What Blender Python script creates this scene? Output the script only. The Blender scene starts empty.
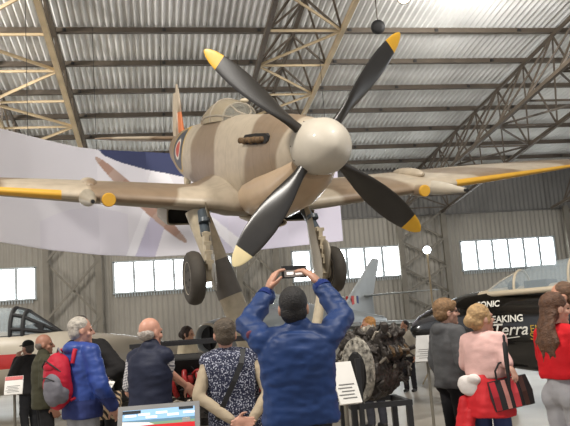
import bpy, math, random
from mathutils import Vector as V, Matrix, noise, Euler
import numpy as np
random.seed(7)
SC = bpy.context.scene
COL = SC.collection
R = math.radians
PI = math.pi

# ------------------------------------------------------------------ camera model
F = 720.0
EYE = V((0, 0, 1.6))
def _basis(yaw, pitch, roll):
    y, p, r = R(yaw), R(pitch), R(roll)
    fw = V((math.sin(y)*math.cos(p), math.cos(y)*math.cos(p), math.sin(p)))
    rt = V((math.cos(y), -math.sin(y), 0)); up = rt.cross(fw)
    return rt*math.cos(r)-up*math.sin(r), up*math.cos(r)+rt*math.sin(r), fw
CR, CU, CF = _basis(10.5, 8.6, 4.2)
def ray(px, py): return CF + CR*((px-285)/F) + CU*((213-py)/F)
def at(px, py, d): return EYE + ray(px, py)*d                 # point seen at a pixel, d metres deep
def on_y(px, py, Y):
    v = ray(px, py); return EYE + v*(Y/v.y)
def foot(px, d, py=330):                                      # floor point under a pixel column
    p = at(px, py, d); return V((p.x, p.y, 0))

cam = bpy.data.cameras.new('camera'); co = bpy.data.objects.new('camera', cam); COL.objects.link(co)
cam.sensor_width = 36.0; cam.lens = F/570*36.0; cam.clip_end = 300
co.matrix_world = Matrix(((CR.x, CU.x, -CF.x, EYE.x), (CR.y, CU.y, -CF.y, EYE.y), (CR.z, CU.z, -CF.z, EYE.z), (0, 0, 0, 1)))
SC.camera = co

# ------------------------------------------------------------------ mesh helper
class MB:
    def __init__(s): s.v = []; s.f = []; s.m = []
    def add(s, vs, fs, mi=0):
        n = len(s.v); s.v += [tuple(p) for p in vs]
        for f in fs: s.f.append(tuple(i+n for i in f)); s.m.append(mi)
    def box(s, c, size, rot=None, mi=0):
        hx, hy, hz = size[0]/2, size[1]/2, size[2]/2; c = V(c)
        vs = [V((x, y, z)) for x in (-hx, hx) for y in (-hy, hy) for z in (-hz, hz)]
        if rot is not None: vs = [rot @ p for p in vs]
        s.add([c+p for p in vs], [(0, 1, 3, 2), (4, 6, 7, 5), (0, 4, 5, 1), (2, 3, 7, 6), (0, 2, 6, 4), (1, 5, 7, 3)], mi)
    def bar(s, a, b, w, h=None, mi=0, up=(0, 0, 1)):
        a, b = V(a), V(b); h = h or w; d = (b-a)
        L = d.length
        if L < 1e-6: return
        d /= L; u = V(up)
        if abs(d.dot(u)) > .98: u = V((0, 1, 0)) if abs(d.y) < .9 else V((1, 0, 0))
        sx = d.cross(u).normalized(); sz = sx.cross(d)
        vs = []
        for p in (a, b):
            for x, z in ((-1, -1), (1, -1), (1, 1), (-1, 1)): vs.append(p+sx*x*w/2+sz*z*h/2)
        s.add(vs, [(0, 1, 2, 3), (7, 6, 5, 4), (0, 4, 5, 1), (1, 5, 6, 2), (2, 6, 7, 3), (3, 7, 4, 0)], mi)
    def rings(s, rings, mi=0, cap=True, closed=True):
        n = len(rings[0]); vs = [p for r in rings for p in r]; fs = []
        for i in range(len(rings)-1):
            for j in range(n if closed else n-1):
                k = (j+1) % n
                fs.append((i*n+j, i*n+k, (i+1)*n+k, (i+1)*n+j))
        if cap:
            fs.append(tuple(range(n-1, -1, -1))); o = (len(rings)-1)*n; fs.append(tuple(range(o, o+n)))
        s.add(vs, fs, mi)
    def tube(s, pts, rad, n=10, mi=0, cap=True):
        pts = [V(p) for p in pts]; k = len(pts)
        if not hasattr(rad, '__len__'): rad = [rad]*k
        t0 = (pts[1]-pts[0]).normalized()
        u = V((0, 0, 1)) if abs(t0.z) < .9 else V((1, 0, 0))
        sx = t0.cross(u).normalized(); rs = []
        for i in range(k):
            t = (pts[min(i+1, k-1)]-pts[max(i-1, 0)]).normalized()
            sx = (sx-t*sx.dot(t)).normalized(); sy = t.cross(sx)
            rs.append([pts[i]+(sx*math.cos(2*PI*j/n)+sy*math.sin(2*PI*j/n))*rad[i] for j in range(n)])
        s.rings(rs, mi, cap)
    def capsule(s, a, b, ra, rb, n=12, mi=0):
        a, b = V(a), V(b); d = b-a; L = d.length
        d = d/L if L > 1e-6 else V((0, 0, 1))
        pts = []; rad = []
        for k in range(5):
            th = PI/2*k/4*.96+.06
            pts.append(a-d*ra*math.cos(th)); rad.append(ra*math.sin(th))
        for k in range(5):
            th = PI/2*(1-k/4*.96)-.0
            pts.append(b+d*rb*math.cos(th)); rad.append(max(rb*math.sin(th), rb*.06))
        s.tube(pts, rad, n, mi)
    def ell(s, c, r, rot=None, n=16, m=10, mi=0):
        c = V(c); rs = []
        for i in range(m+1):
            th = PI*(.02+.96*i/m)
            ring = []
            for j in range(n):
                p = V((r[0]*math.sin(th)*math.cos(2*PI*j/n), r[1]*math.sin(th)*math.sin(2*PI*j/n), -r[2]*math.cos(th)))
                if rot is not None: p = rot @ p
                ring.append(c+p)
            rs.append(ring)
        s.rings(rs, mi)
    def lathe(s, prof, axis_o=(0, 0, 0), rot=None, n=32, mi=0, cap=True):   # prof: (r, z) along local z
        o = V(axis_o); rs = []
        for r, z in prof:
            ring = []
            for j in range(n):
                p = V((r*math.cos(2*PI*j/n), r*math.sin(2*PI*j/n), z))
                if rot is not None: p = rot @ p
                ring.append(o+p)
            rs.append(ring)
        s.rings(rs, mi, cap)
    def build(s, name, mats, parent=None, smooth=None, loc=None):
        me = bpy.data.meshes.new(name); me.from_pydata(s.v, [], s.f)
        if not isinstance(mats, (list, tuple)): mats = [mats]
        for m in mats: me.materials.append(m)
        me.polygons.foreach_set('material_index', s.m)
        me.update()
        fix_normals(me)
        if smooth is not None:
            me.shade_smooth()
            if smooth < 180: me.set_sharp_from_angle(angle=R(smooth))
        o = bpy.data.objects.new(name, me); COL.objects.link(o)
        if parent is not None: o.parent = parent
        if loc is not None: o.location = loc
        return o
import bmesh
def fix_normals(me):
    bm = bmesh.new(); bm.from_mesh(me)
    bmesh.ops.recalc_face_normals(bm, faces=bm.faces); bm.to_mesh(me); bm.free()
def tag(o, label=None, cat=None, group=None, kind=None):
    if label: o['label'] = label
    if cat: o['category'] = cat
    if group: o['group'] = group
    if kind: o['kind'] = kind
    return o
def empty(name, loc=(0, 0, 0), rz=0):
    o = bpy.data.objects.new(name, None); COL.objects.link(o); o.empty_display_size = .1
    o.location = loc; o.rotation_euler = (0, 0, rz); return o
def copy_tree(o, parent=None):
    c = o.copy(); COL.objects.link(c)
    if parent is not None: c.parent = parent
    for ch in o.children: copy_tree(ch, c)
    return c

def remeshed(mb, name, m, parent, voxel, smooth_it=3, disp=0, dfreq=9, seed=0, stretch=(1, 1, .45), fac=.5):
    o = mb.build('tmp_'+name, m)
    r = o.modifiers.new('r', 'REMESH'); r.mode = 'VOXEL'; r.voxel_size = voxel; r.use_smooth_shade = True
    if smooth_it:
        q = o.modifiers.new('s', 'SMOOTH'); q.factor = fac; q.iterations = smooth_it
    dg = bpy.context.evaluated_depsgraph_get(); dg.update()
    me = bpy.data.meshes.new_from_object(o.evaluated_get(dg))
    old = o.data; bpy.data.objects.remove(o); bpy.data.meshes.remove(old)
    me.name = name
    if disp:
        me.calc_loop_triangles()
        nrm = [v.normal.copy() for v in me.vertices]
        for v, n_ in zip(me.vertices, nrm):
            p = V((v.co.x*stretch[0], v.co.y*stretch[1], v.co.z/stretch[2]))*dfreq+V((seed*3.1, seed*1.7, seed))
            k = noise.noise(p)+.5*noise.noise(p*2.1)
            ridge = 1-abs(noise.noise(p*.8+V((5, 2, 9))))*2
            v.co += n_*disp*(.6*k+.5*ridge-.2)
    if not me.materials: me.materials.append(m)
    me.shade_smooth()
    ob = bpy.data.objects.new(name, me); COL.objects.link(ob)
    if parent is not None: ob.parent = parent
    return ob
# ------------------------------------------------------------------ materials
def srgb(r, g, b):
    f = lambda c: (c/255/12.92) if c/255 <= .04045 else ((c/255+.055)/1.055)**2.4
    return (f(r), f(g), f(b), 1)
class NT:
    def __init__(s, name):
        s.m = bpy.data.materials.new(name); s.m.use_nodes = True
        s.t = s.m.node_tree; s.b = s.t.nodes['Principled BSDF']
    def n(s, typ, **k):
        x = s.t.nodes.new(typ)
        for a, v in k.items(): setattr(x, a, v)
        return x
    def l(s, a, b): s.t.links.new(a, b)
def mat(name, col, rough=.6, metal=0, var=.12, scale=6, bump=0, bscale=40, emit=0, spec=.5, alpha=1, trans=0, coat=0):
    t = NT(name); b = t.b
    b.inputs['Roughness'].default_value = rough; b.inputs['Metallic'].default_value = metal
    b.inputs['Specular IOR Level'].default_value = spec
    b.inputs['Coat Weight'].default_value = coat
    c = srgb(*col)
    tc = t.n('ShaderNodeTexCoord')
    if var:
        nz = t.n('ShaderNodeTexNoise'); nz.inputs['Scale'].default_value = scale; nz.inputs['Detail'].default_value = 5
        t.l(tc.outputs['Object'], nz.inputs['Vector'])
        rp = t.n('ShaderNodeValToRGB')
        rp.color_ramp.elements[0].position = .3; rp.color_ramp.elements[1].position = .7
        rp.color_ramp.elements[0].color = tuple(x*(1-var) for x in c[:3])+(1,)
        rp.color_ramp.elements[1].color = tuple(min(1, x*(1+var)) for x in c[:3])+(1,)
        t.l(nz.outputs['Fac'], rp.inputs['Fac']); t.l(rp.outputs['Color'], b.inputs['Base Color'])
    else: b.inputs['Base Color'].default_value = c
    if bump:
        nb = t.n('ShaderNodeTexNoise'); nb.inputs['Scale'].default_value = bscale; nb.inputs['Detail'].default_value = 4
        t.l(tc.outputs['Object'], nb.inputs['Vector'])
        bp = t.n('ShaderNodeBump'); bp.inputs['Strength'].default_value = bump; bp.inputs['Distance'].default_value = .02
        t.l(nb.outputs['Fac'], bp.inputs['Height']); t.l(bp.outputs['Normal'], b.inputs['Normal'])
    if emit:
        b.inputs['Emission Color'].default_value = c; b.inputs['Emission Strength'].default_value = emit
    if alpha < 1: b.inputs['Alpha'].default_value = alpha
    if trans: b.inputs['Transmission Weight'].default_value = trans
    return t.m
M = {}
M['sheet'] = mat('roof_sheet', (226, 226, 223), .75, var=.14, scale=.7)
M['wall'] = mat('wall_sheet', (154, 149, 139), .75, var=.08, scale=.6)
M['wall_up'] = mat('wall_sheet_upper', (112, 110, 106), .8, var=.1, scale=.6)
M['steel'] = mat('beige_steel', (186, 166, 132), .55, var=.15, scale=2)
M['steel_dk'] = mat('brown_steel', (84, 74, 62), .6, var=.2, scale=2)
M['col'] = mat('grey_steel', (116, 110, 98), .6, var=.15, scale=2)
M['pane'] = mat('lit_pane', (247, 253, 255), .3, var=0, emit=9)
M['frame'] = mat('window_frame', (170, 178, 180), .5, var=.05)
def floor_mat():
    t = NT('painted_concrete'); b = t.b
    tc = t.n('ShaderNodeTexCoord')
    a = t.n('ShaderNodeTexNoise'); a.inputs['Scale'].default_value = .5; a.inputs['Detail'].default_value = 8
    t.l(tc.outputs['Object'], a.inputs['Vector'])
    r = t.n('ShaderNodeValToRGB'); e = r.color_ramp.elements
    e[0].position = .3; e[0].color = srgb(142, 134, 122); e[1].position = .75; e[1].color = srgb(178, 171, 160)
    t.l(a.outputs['Fac'], r.inputs['Fac']); t.l(r.outputs['Color'], b.inputs['Base Color'])
    b.inputs['Roughness'].default_value = .35
    return t.m
M['floor'] = floor_mat()

# ------------------------------------------------------------------ the hangar
WY = 31.5                                   # depth of the far wall
def roof_z(Y): return 12.1-.12*Y
def struct(o): o['kind'] = 'structure'; return o
X0, X1 = -26.0, 36.0
b = MB(); b.add([(X0, -14, 0), (X1, -14, 0), (X1, WY+.3, 0), (X0, WY+.3, 0)], [(0, 1, 2, 3)])
struct(b.build('floor', M['floor']))

def corr(b, x0, x1, rows, pitch, amp, mi=0, seg=8):
    """rows: list of (y, z, normal) polyline; the sheet waves along x"""
    n = max(2, int((x1-x0)/pitch*seg)); rs = []
    for (y, z, ny, nz) in rows:
        rs.append([(x0+(x1-x0)*i/n, y+ny*amp*math.sin((x0+(x1-x0)*i/n)/pitch*2*PI), z+nz*amp*math.sin((x0+(x1-x0)*i/n)/pitch*2*PI)) for i in range(n+1)])
    b.rings(rs, mi, cap=False, closed=False)
b = MB()
corr(b, X0, X1, [(Y, roof_z(Y), .12, .99) for Y in (-14, 4, 14, 20, 26, WY+.4)], .185, .055)
ceiling = struct(b.build('ceiling', M['sheet'], smooth=180))
pY = [7.7+1.87*k for k in range(13)]        # purlins
for Y in pY:
    if Y > WY: continue
    b = MB(); z = roof_z(Y)-.04
    b.box((5, Y, z-.085), (62, .07, .17)); b.box((5, Y-.05, z-.165), (62, .13, .02))
    for i in range(-3, 9):                  # cleats with dark bolts
        b.box((-2.1+i*2.62, Y-.06, z-.11), (.09, .08, .11), mi=1)
    struct(b.build('purlin', [M['steel_dk'], mat('bolt_black', (30, 28, 26), .6, var=0) if Y == pY[0] else bpy.data.materials['bolt_black']], ceiling))

WIN = [(-8.0, -4.95, 4, 3.30, 4.64), (-1.76, 3.30, 6, 3.31, 4.66), (6.0, 11.02, 6, 3.31, 4.70), (14.0, 18.75, 6, 3.34, 4.74)]
b = MB()
ZS = 6.05                                   # seam between the two claddings
xs = [X0]+[v for w in WIN for v in (w[0], w[1])]+[X1]
for i in range(0, len(xs), 2):
    corr(b, xs[i], xs[i+1], [(WY, 0, 1, 0), (WY, ZS, 1, 0)], .23, .03)
for (a, c, n, z0, z1) in WIN:
    corr(b, a, c, [(WY, 0, 1, 0), (WY, z0, 1, 0)], .23, .03); corr(b, a, c, [(WY, z1, 1, 0), (WY, ZS, 1, 0)], .23, .03)
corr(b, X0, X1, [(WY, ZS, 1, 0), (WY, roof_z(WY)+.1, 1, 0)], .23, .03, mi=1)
b.box((5, WY-.06, ZS), (62, .06, .07), mi=1)
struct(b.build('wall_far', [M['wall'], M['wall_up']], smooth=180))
for k, (a, c, n, z0, z1) in enumerate(WIN):
    e = struct(empty('window_%d' % (k+1), ((a+c)/2, WY, z0)))
    fb = MB(); cx = (a+c)/2; w = c-a; h = z1-z0
    fb.box((0, -.02, h-.02), (w+.1, .12, .07)); fb.box((0, -.06, 0), (w+.12, .2, .06))
    for s in (-1, 1): fb.box((s*w/2, -.02, h/2), (.08, .12, h))
    for i in range(1, n): fb.box((-w/2+w*i/n, -.02, h/2), (.12, .1, h))
    for i in range(int(w/.115)): fb.box((-w/2+.05+i*.115, -.1, -.09), (.05, .03, .14))
    fb.build('window_frame', M['frame'], e)
    for i in range(n):
        pb = MB(); pw = w/n-.12
        pb.box((-w/2+w*(i+.5)/n, .03, h/2), (pw, .02, h-.1)); pb.build('pane', M['pane'], e)

def truss(name, label, tops, bots, drop, m, Y0=4.0, Y1=WY-.3, k=1.0, lace=True, dark2=False):
    root = empty(name, (bots[0], Y1, 0)); o = V(root.location)
    tag(root, label, 'roof truss', 'steel roof trusses')
    T = lambda x, Y: V((x, Y, roof_z(Y)-.27))-o
    B = lambda x, Y: V((x, Y, roof_z(Y)-drop))-o
    for x in tops:
        b = MB(); b.bar(T(x, Y0), T(x, Y1), .12*k, .14*k); b.build('top_chord', m[1], root)
    for bi, x in enumerate(bots):
        b = MB(); b.bar(B(x, Y0), B(x, Y1), .16*k, .16*k); b.build('bottom_chord', m[1 if (dark2 and bi) else 0], root)
    Ys = [Y for Y in pY if Y0 <= Y <= Y1]
    for bi, x in enumerate(bots):
        tx = tops[min(bi, len(tops)-1)]
        for i, Y in enumerate(Ys):
            b = MB(); b.bar(T(tx, Y), B(x, Y), .07*k); b.build('post', m[1], root)
            if i+1 < len(Ys):
                b = MB(); b.bar(T(tx, Y), B(x, Ys[i+1]), .07*k, .07*k); b.build('diagonal', m[1], root)
    if len(bots) > 1 and lace:
        for i, Y in enumerate(Ys):
            b = MB(); b.bar(B(bots[0], Y), B(bots[1], Y), .06*k, .08*k); b.build('cross_tie', m[0], root)
            if i+1 < len(Ys):
                a, c = (0, 1) if (i % 2) else (1, 0)
                b = MB(); b.bar(B(bots[a], Y), B(bots[c], Ys[i+1]), .05*k, .12*k*k); b.build('lacing_bar', m[0], root)
    return root
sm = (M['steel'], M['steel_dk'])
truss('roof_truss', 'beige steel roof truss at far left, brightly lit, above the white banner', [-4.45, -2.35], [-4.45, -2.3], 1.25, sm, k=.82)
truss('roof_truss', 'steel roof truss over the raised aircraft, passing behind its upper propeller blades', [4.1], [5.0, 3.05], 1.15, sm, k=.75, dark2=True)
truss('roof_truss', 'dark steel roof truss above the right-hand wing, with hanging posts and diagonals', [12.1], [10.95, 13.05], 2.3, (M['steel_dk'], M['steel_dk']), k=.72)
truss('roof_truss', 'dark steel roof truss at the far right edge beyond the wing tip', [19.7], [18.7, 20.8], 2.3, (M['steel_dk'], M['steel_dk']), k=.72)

def lattice(name, label, xa, xb, yd, top, m, nb=5):
    root = empty(name, ((xa+xb)/2, WY-.45, 0)); h = (xb-xa)/2
    tag(root, label, 'column', 'lattice columns along the far wall')
    for s in (-1, 1):
        b = MB(); b.box((s*h, 0, top/2), (.18, .2, top)); b.box((s*h, -.1, top/2), (.24, .02, top)); b.build('post', m, root)
    for i in range(nb):
        z0, z1 = top*i/nb, top*(i+1)/nb
        for s in (-1, 1):
            b = MB(); b.bar((-h*s, -.1*s, z0), (h*s, -.1*s, z1), .09, .09); b.build('brace', m, root)
    return root
lattice('lattice_column', 'beige braced twin-post steel column on the far wall below the banner at left', -4.46, -2.35, 0, roof_z(WY)-1.2, M['col'], 3)
lattice('lattice_column', 'braced steel column on the far wall behind the raised phone', 3.55, 5.2, 0, roof_z(WY)-1.1, M['col'], 4)
lattice('lattice_column', 'lattice steel column behind the tall work lamp, right of centre', 10.95, 13.1, 0, roof_z(WY)-2.2, M['col'], 5)
lattice('lattice_column', 'dark steel column on the far wall right of the right-hand windows', 19.3, 21.2, 0, roof_z(WY)-2.2, M['col'], 5)
# ------------------------------------------------------------------ the raised fighter
def pose(t, yaw, pitch, roll):
    Rm = Matrix.Rotation(yaw, 3, 'Z') @ Matrix.Rotation(pitch, 3, 'Y') @ Matrix.Rotation(roll, 3, 'X')
    C = Matrix((CR, CF, CU)).transposed()
    A = C @ Rm; o = EYE + C @ V(t)
    return Matrix(((A[0][0], A[0][1], A[0][2], o.x), (A[1][0], A[1][1], A[1][2], o.y), (A[2][0], A[2][1], A[2][2], o.z), (0, 0, 0, 1)))
PLM = pose((.372, 8.344, .772), -1.226, .074, .030)
def PW(p): return PLM @ V(p)

def camo_mat(name, rough=.45, wing=False):
    t = NT(name); b = t.b; tc = t.n('ShaderNodeTexCoord'); sp = t.n('ShaderNodeSeparateXYZ')
    t.l(tc.outputs['Object'], sp.inputs[0])
    def math_(op, a, c=None, v=None):
        m = t.n('ShaderNodeMath', operation=op)
        for i, x in enumerate((a, c)):
            if x is None: continue
            if hasattr(x, 'default_value') or hasattr(x, 'is_output'): t.l(x, m.inputs[i])
            else: m.inputs[i].default_value = x
        return m.outputs[0]
    nz = t.n('ShaderNodeTexNoise'); nz.inputs['Scale'].default_value = .9; nz.inputs['Detail'].default_value = 1
    t.l(tc.outputs['Object'], nz.inputs['Vector'])
    x, y, z = sp.outputs
    ph = math_('ADD', math_('MULTIPLY', math_('ADD', x, 2.92), 2*PI/3.0), math_('MULTIPLY', math_('ABSOLUTE', y), -2.6))
    ph = math_('ADD', ph, math_('MULTIPLY', math_('SUBTRACT', nz.outputs['Fac'], .5), 3.6))
    ph = math_('ADD', ph, math_('MULTIPLY', z, -.9))
    c = math_('COSINE', ph)
    rp = t.n('ShaderNodeValToRGB'); e = rp.color_ramp.elements
    e[0].position = .50; e[0].color = srgb(134, 114, 92); e[1].position = .63; e[1].color = srgb(182, 168, 147)
    t.l(math_('ADD', math_('MULTIPLY', c, .5), .5), rp.inputs['Fac'])
    # weathering
    n2 = t.n('ShaderNodeTexNoise'); n2.inputs['Scale'].default_value = 7; n2.inputs['Detail'].default_value = 6
    t.l(tc.outputs['Object'], n2.inputs['Vector'])
    mx = t.n('ShaderNodeMixRGB', blend_type='MULTIPLY'); mx.inputs[0].default_value = .35
    r2 = t.n('ShaderNodeValToRGB'); r2.color_ramp.elements[0].position = .3; r2.color_ramp.elements[0].color = (.55, .53, .5, 1); r2.color_ramp.elements[1].position = .6
    t.l(n2.outputs['Fac'], r2.inputs['Fac']); t.l(rp.outputs[0], mx.inputs[1]); t.l(r2.outputs[0], mx.inputs[2])
    cur = mx.outputs[0]
    if not wing:                                   # roundels on the fuselage sides
        dx = math_('SUBTRACT', x, -5.75); dz = math_('SUBTRACT', z, .02)
        d = math_('SQRT', math_('ADD', math_('MULTIPLY', dx, dx), math_('MULTIPLY', dz, dz)))
        for rad, colr in ((.44, (196, 160, 60)), (.39, (52, 58, 70)), (.20, (205, 196, 180)), (.15, (176, 60, 44))):
            k = t.n('ShaderNodeMixRGB'); k.inputs[2].default_value = srgb(*colr)
            t.l(math_('LESS_THAN', d, rad), k.inputs[0]); t.l(cur, k.inputs[1]); cur = k.outputs[0]
        # panel lines
    pl = None
    for ax, per in ((x, .62), ):
        fr = math_('FRACT', math_('MULTIPLY', ax, 1/per)); ln = math_('LESS_THAN', fr, .014)
        pl = ln
    k = t.n('ShaderNodeMixRGB', blend_type='MULTIPLY'); k.inputs[2].default_value = (.6, .57, .53, 1)
    t.l(pl, k.inputs[0]); t.l(cur, k.inputs[1]); t.l(k.outputs[0], b.inputs['Base Color'])
    b.inputs['Roughness'].default_value = rough; b.inputs['Coat Weight'].default_value = .25; b.inputs['Coat Roughness'].default_value = .3
    return t.m
M['camo'] = camo_mat('camouflage_paint'); M['camo_w'] = camo_mat('wing_camouflage_paint', wing=True)
M['under'] = mat('underside_grey_paint', (150, 140, 124), .5, var=.1, scale=3)
M['yellow'] = mat('yellow_paint', (206, 156, 52), .45, var=.06)
M['spin'] = mat('cream_spinner_paint', (188, 179, 163), .5, var=.06, scale=5, coat=.1)
M['blade'] = mat('black_blade_paint', (42, 38, 33), .33, var=.12, scale=8, spec=.6)
M['tip_y'] = mat('tip_yellow', (232, 176, 48), .4, var=.05)
M['tip_lit'] = mat('tip_yellow_lit', (226, 208, 160), .4, var=.05)  # lit look of one tip put into a cream colour
M['dark'] = mat('plain_and_shade_black', (24, 22, 21), .8, var=.2)  # black parts; also painted shade inside ducts, intake and exhaust slots
M['rust'] = mat('rusty_iron', (92, 70, 44), .8, var=.45, scale=25, bump=.5)
M['tyre'] = mat('tyre_rubber', (62, 56, 48), .75, var=.12, scale=10)
M['hub'] = mat('hub_alloy', (170, 160, 142), .45, metal=.3, var=.1)
M['oleo'] = mat('oleo_dark_paint', (70, 78, 84), .4, var=.1)
M['forge'] = mat('beige_forging', (190, 176, 150), .5, var=.12, scale=12)
M['orange'] = mat('orange_primer', (196, 110, 62), .5, var=.1)
def glass(name, tint, alpha, rough=.08):
    t = NT(name); b = t.b
    b.inputs['Base Color'].default_value = srgb(*tint); b.inputs['Roughness'].default_value = rough
    b.inputs['Alpha'].default_value = alpha; b.inputs['Specular IOR Level'].default_value = .9
    return t.m
M['perspex'] = glass('aged_perspex', (168, 154, 128), .92, .25); M['screen_gl'] = glass('windscreen_glass', (150, 146, 134), .6, .08)

plane = empty('fighter_aircraft'); plane.matrix_world = PLM
tag(plane, 'camouflaged propeller fighter raised nose-on above the crowd', 'aircraft')

# fuselage: x, half width, top, bottom, squareness
FS = [(-.06, .32, .32, -.33, 2.0), (-.3, .36, .36, -.42, 2.1), (-.8, .39, .42, -.56, 2.2), (-1.4, .405, .455, -.70, 2.3), (-2.2, .43, .49, -.80, 2.3),
      (-2.9, .45, .53, -.86, 2.3), (-3.6, .46, .56, -.88, 2.2), (-4.4, .45, .56, -.82, 2.1), (-5.2, .49, .52, -.72, 2.0), (-6.2, .50, .49, -.60, 2.0),
      (-7.2, .38, .40, -.36, 2.0), (-8.0, .17, .34, -.14, 2.0), (-8.7, .03, .25, .08, 2.0)]
def fsec(x, hw, top, bot, e, n=40):
    cz, hz = (top+bot)/2, (top-bot)/2; out = []
    for j in range(n):
        a = 2*PI*j/n; c, s = math.cos(a), math.sin(a)
        out.append((x, hw*math.copysign(abs(c)**(2/e), c), cz+hz*math.copysign(abs(s)**(2/e), s)))
    return out
def interp(tab, x):
    for a, b in zip(tab, tab[1:]):
        if a[0] >= x >= b[0]:
            k = (a[0]-x)/(a[0]-b[0]); k = k
            return [p+(q-p)*k for p, q in zip(a, b)]
    return list(tab[-1])
b = MB(); xs = [-.06-(8.64)*i/60 for i in range(61)]
b.rings([fsec(*([x]+interp(FS, x)[1:])) for x in xs])
fus = b.build('fuselage', M['camo'], plane, smooth=50)

# chin cowl and its carburettor scoop
b = MB(); rs = []
for x, hw, top, bot in ((-.08, .29, -.05, -.38), (-.3, .34, -.1, -.55), (-.7, .385, -.15, -.76), (-1.3, .40, -.2, -.94), (-1.9, .38, -.3, -1.0), (-2.6, .26, -.5, -.96), (-3.2, .08, -.7, -.9)):
    rs.append(fsec(x, hw, top, bot, 2.1, 28))
b.rings(rs); b.build('chin_cowl', mat('tan_cowl_paint', (184, 158, 128), .4, var=.06, scale=4, coat=.3), plane, smooth=50)
def duct(name, xc, yc, zc, w, h, L, wall, m, parent, round_=False, n=24, front=None):
    b = MB(); e = 2.2 if round_ else 7
    def sec(x, hw, hh): return [(x, yc+hw*math.copysign(abs(math.cos(2*PI*j/n))**(2/e), math.cos(2*PI*j/n)), zc+hh*math.copysign(abs(math.sin(2*PI*j/n))**(2/e), math.sin(2*PI*j/n))) for j in range(n)]
    b.rings([sec(xc-L, w/2*.9, h/2*.7), sec(xc-.1, w/2, h/2), sec(xc, w/2-.01, h/2-.01), sec(xc, w/2-wall, h/2-wall), sec(xc-.25, w/2-wall, h/2-wall)], 0, cap=True)
    b.add(sec(xc-.1, w/2-wall-.001, h/2-wall-.001), [tuple(range(n))], 1)  # dark plate stands in for the shade inside the duct
    return b.build(name, [m, M['dark']], parent, smooth=40)
duct('carburettor_intake', -1.75, 0.06, -1.04, .42, .16, 1.1, .025, M['forge'], plane, True)
for s in (-1, 1):
    duct('radiator', -3.3, s*(.86 if s < 0 else 1.0), -1.04, .62, .3, 1.0, .03, M['under'], plane)

# spinner
Rx = Matrix.Rotation(PI/2, 3, 'Y')
b = MB(); prof = [(.30, -.05), (.322, -.05), (.328, .04), (.327, .12), (.325, .22), (.295, .32), (.245, .41), (.18, .48), (.10, .53), (.03, .55), (.004, .553)]
b.lathe(prof, (0, 0, 0), Rx, 48); spin = b.build('spinner', M['spin'], plane, smooth=50)
b = MB()
for z in range(12):
    a = 2*PI*z/12; b.ell((.0, 0.327*math.cos(a), 0.327*math.sin(a)), (.008, .008, .008), n=6, m=4)
b.build('screw', M['dark'], spin)
# four propeller blades
BST = [(.22, .13, .12, 62), (.33, .13, .12, 60), (.42, .155, .105, 56), (.55, .215, .085, 50), (.72, .285, .066, 43), (.92, .33, .05, 37), (1.12, .335, .04, 32), (1.3, .305, .031, 28), (1.46, .245, .022, 25), (1.58, .18, .016, 23.5), (1.65, .11, .012, 23), (1.69, .03, .008, 22.5)]
def bsec(r, ch, th, be, ang, n=18):
    rd = V((0, math.cos(ang), math.sin(ang))); tg = V((0, -math.sin(ang), math.cos(ang))); fx = V((1, 0, 0))
    cd = tg*math.cos(R(be))+fx*math.sin(R(be)); nd = rd.cross(cd)
    out = []
    for j in range(n):
        a = 2*PI*j/n; c, s = math.cos(a), math.sin(a)
        out.append(V((.06, 0, 0))+rd*r+cd*(ch/2*c)+nd*(th/2*s*(1-.35*c*(c < 0) if False else 1)))
    return out
def binterp(r):
    for a, c in zip(BST, BST[1:]):
        if a[0] <= r <= c[0]:
            k = (r-a[0])/(c[0]-a[0]); return [p+(q-p)*k for p, q in zip(a, c)]
    return list(BST[-1])
PHASE = 52.3
for k in range(4):
    ang = R(PHASE+90*k)
    b = MB(); b.rings([bsec(*binterp(.22+(1.48-.22)*i/24), ang) for i in range(25)])
    bl = b.build('propeller_blade', M['blade'], plane, smooth=60)
    b = MB(); b.rings([bsec(*binterp(1.478+(1.69-1.478)*i/10), ang) for i in range(11)])
    tp = b.build('blade_tip', M['tip_lit'] if k == 2 else M['tip_y'], bl, smooth=60)
    tp['label'] = 'yellow blade tip, lit to cream' if k == 2 else 'yellow blade tip'

# exhaust openings
for s in (-1, 1):
    b = MB(); 
    for i in range(15):
        pass
    rs = []
    for x, hz in ((-.66, .03), (-.74, .07), (-1.14, .08), (-1.56, .07), (-1.64, .02)):
        yy = interp(FS, x)[1]
        rs.append([(x, s*(yy*.99+.004), .11+hz*.9), (x, s*(yy*.99+.008), .11-hz*.9), (x, s*(yy-.08), .11-hz*.9), (x, s*(yy-.08), .11+hz*.9)])
    b.rings(rs); ex = b.build('exhaust_recess', M['dark'], plane)  # solid dark slab painted as the shade of the slot
    for i in range(6):
        x = -.80-.145*i; yy = interp(FS, x)[1]; b = MB()
        b.tube([(x, s*(yy-.05), .10), (x-.05, s*(yy+.02), .10), (x-.12, s*(yy+.04), .085+.015*(i % 2))], [.035, .04, .042], 10)
        b.tube([(x-.125, s*(yy+.041), .09), (x-.13, s*(yy+.042), .09)], [.034, .034], 10, 1)  # dark end cap painted as the shaded bore
        b.build('exhaust_stub', [M['rust'], M['dark']], ex, smooth=40)

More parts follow.
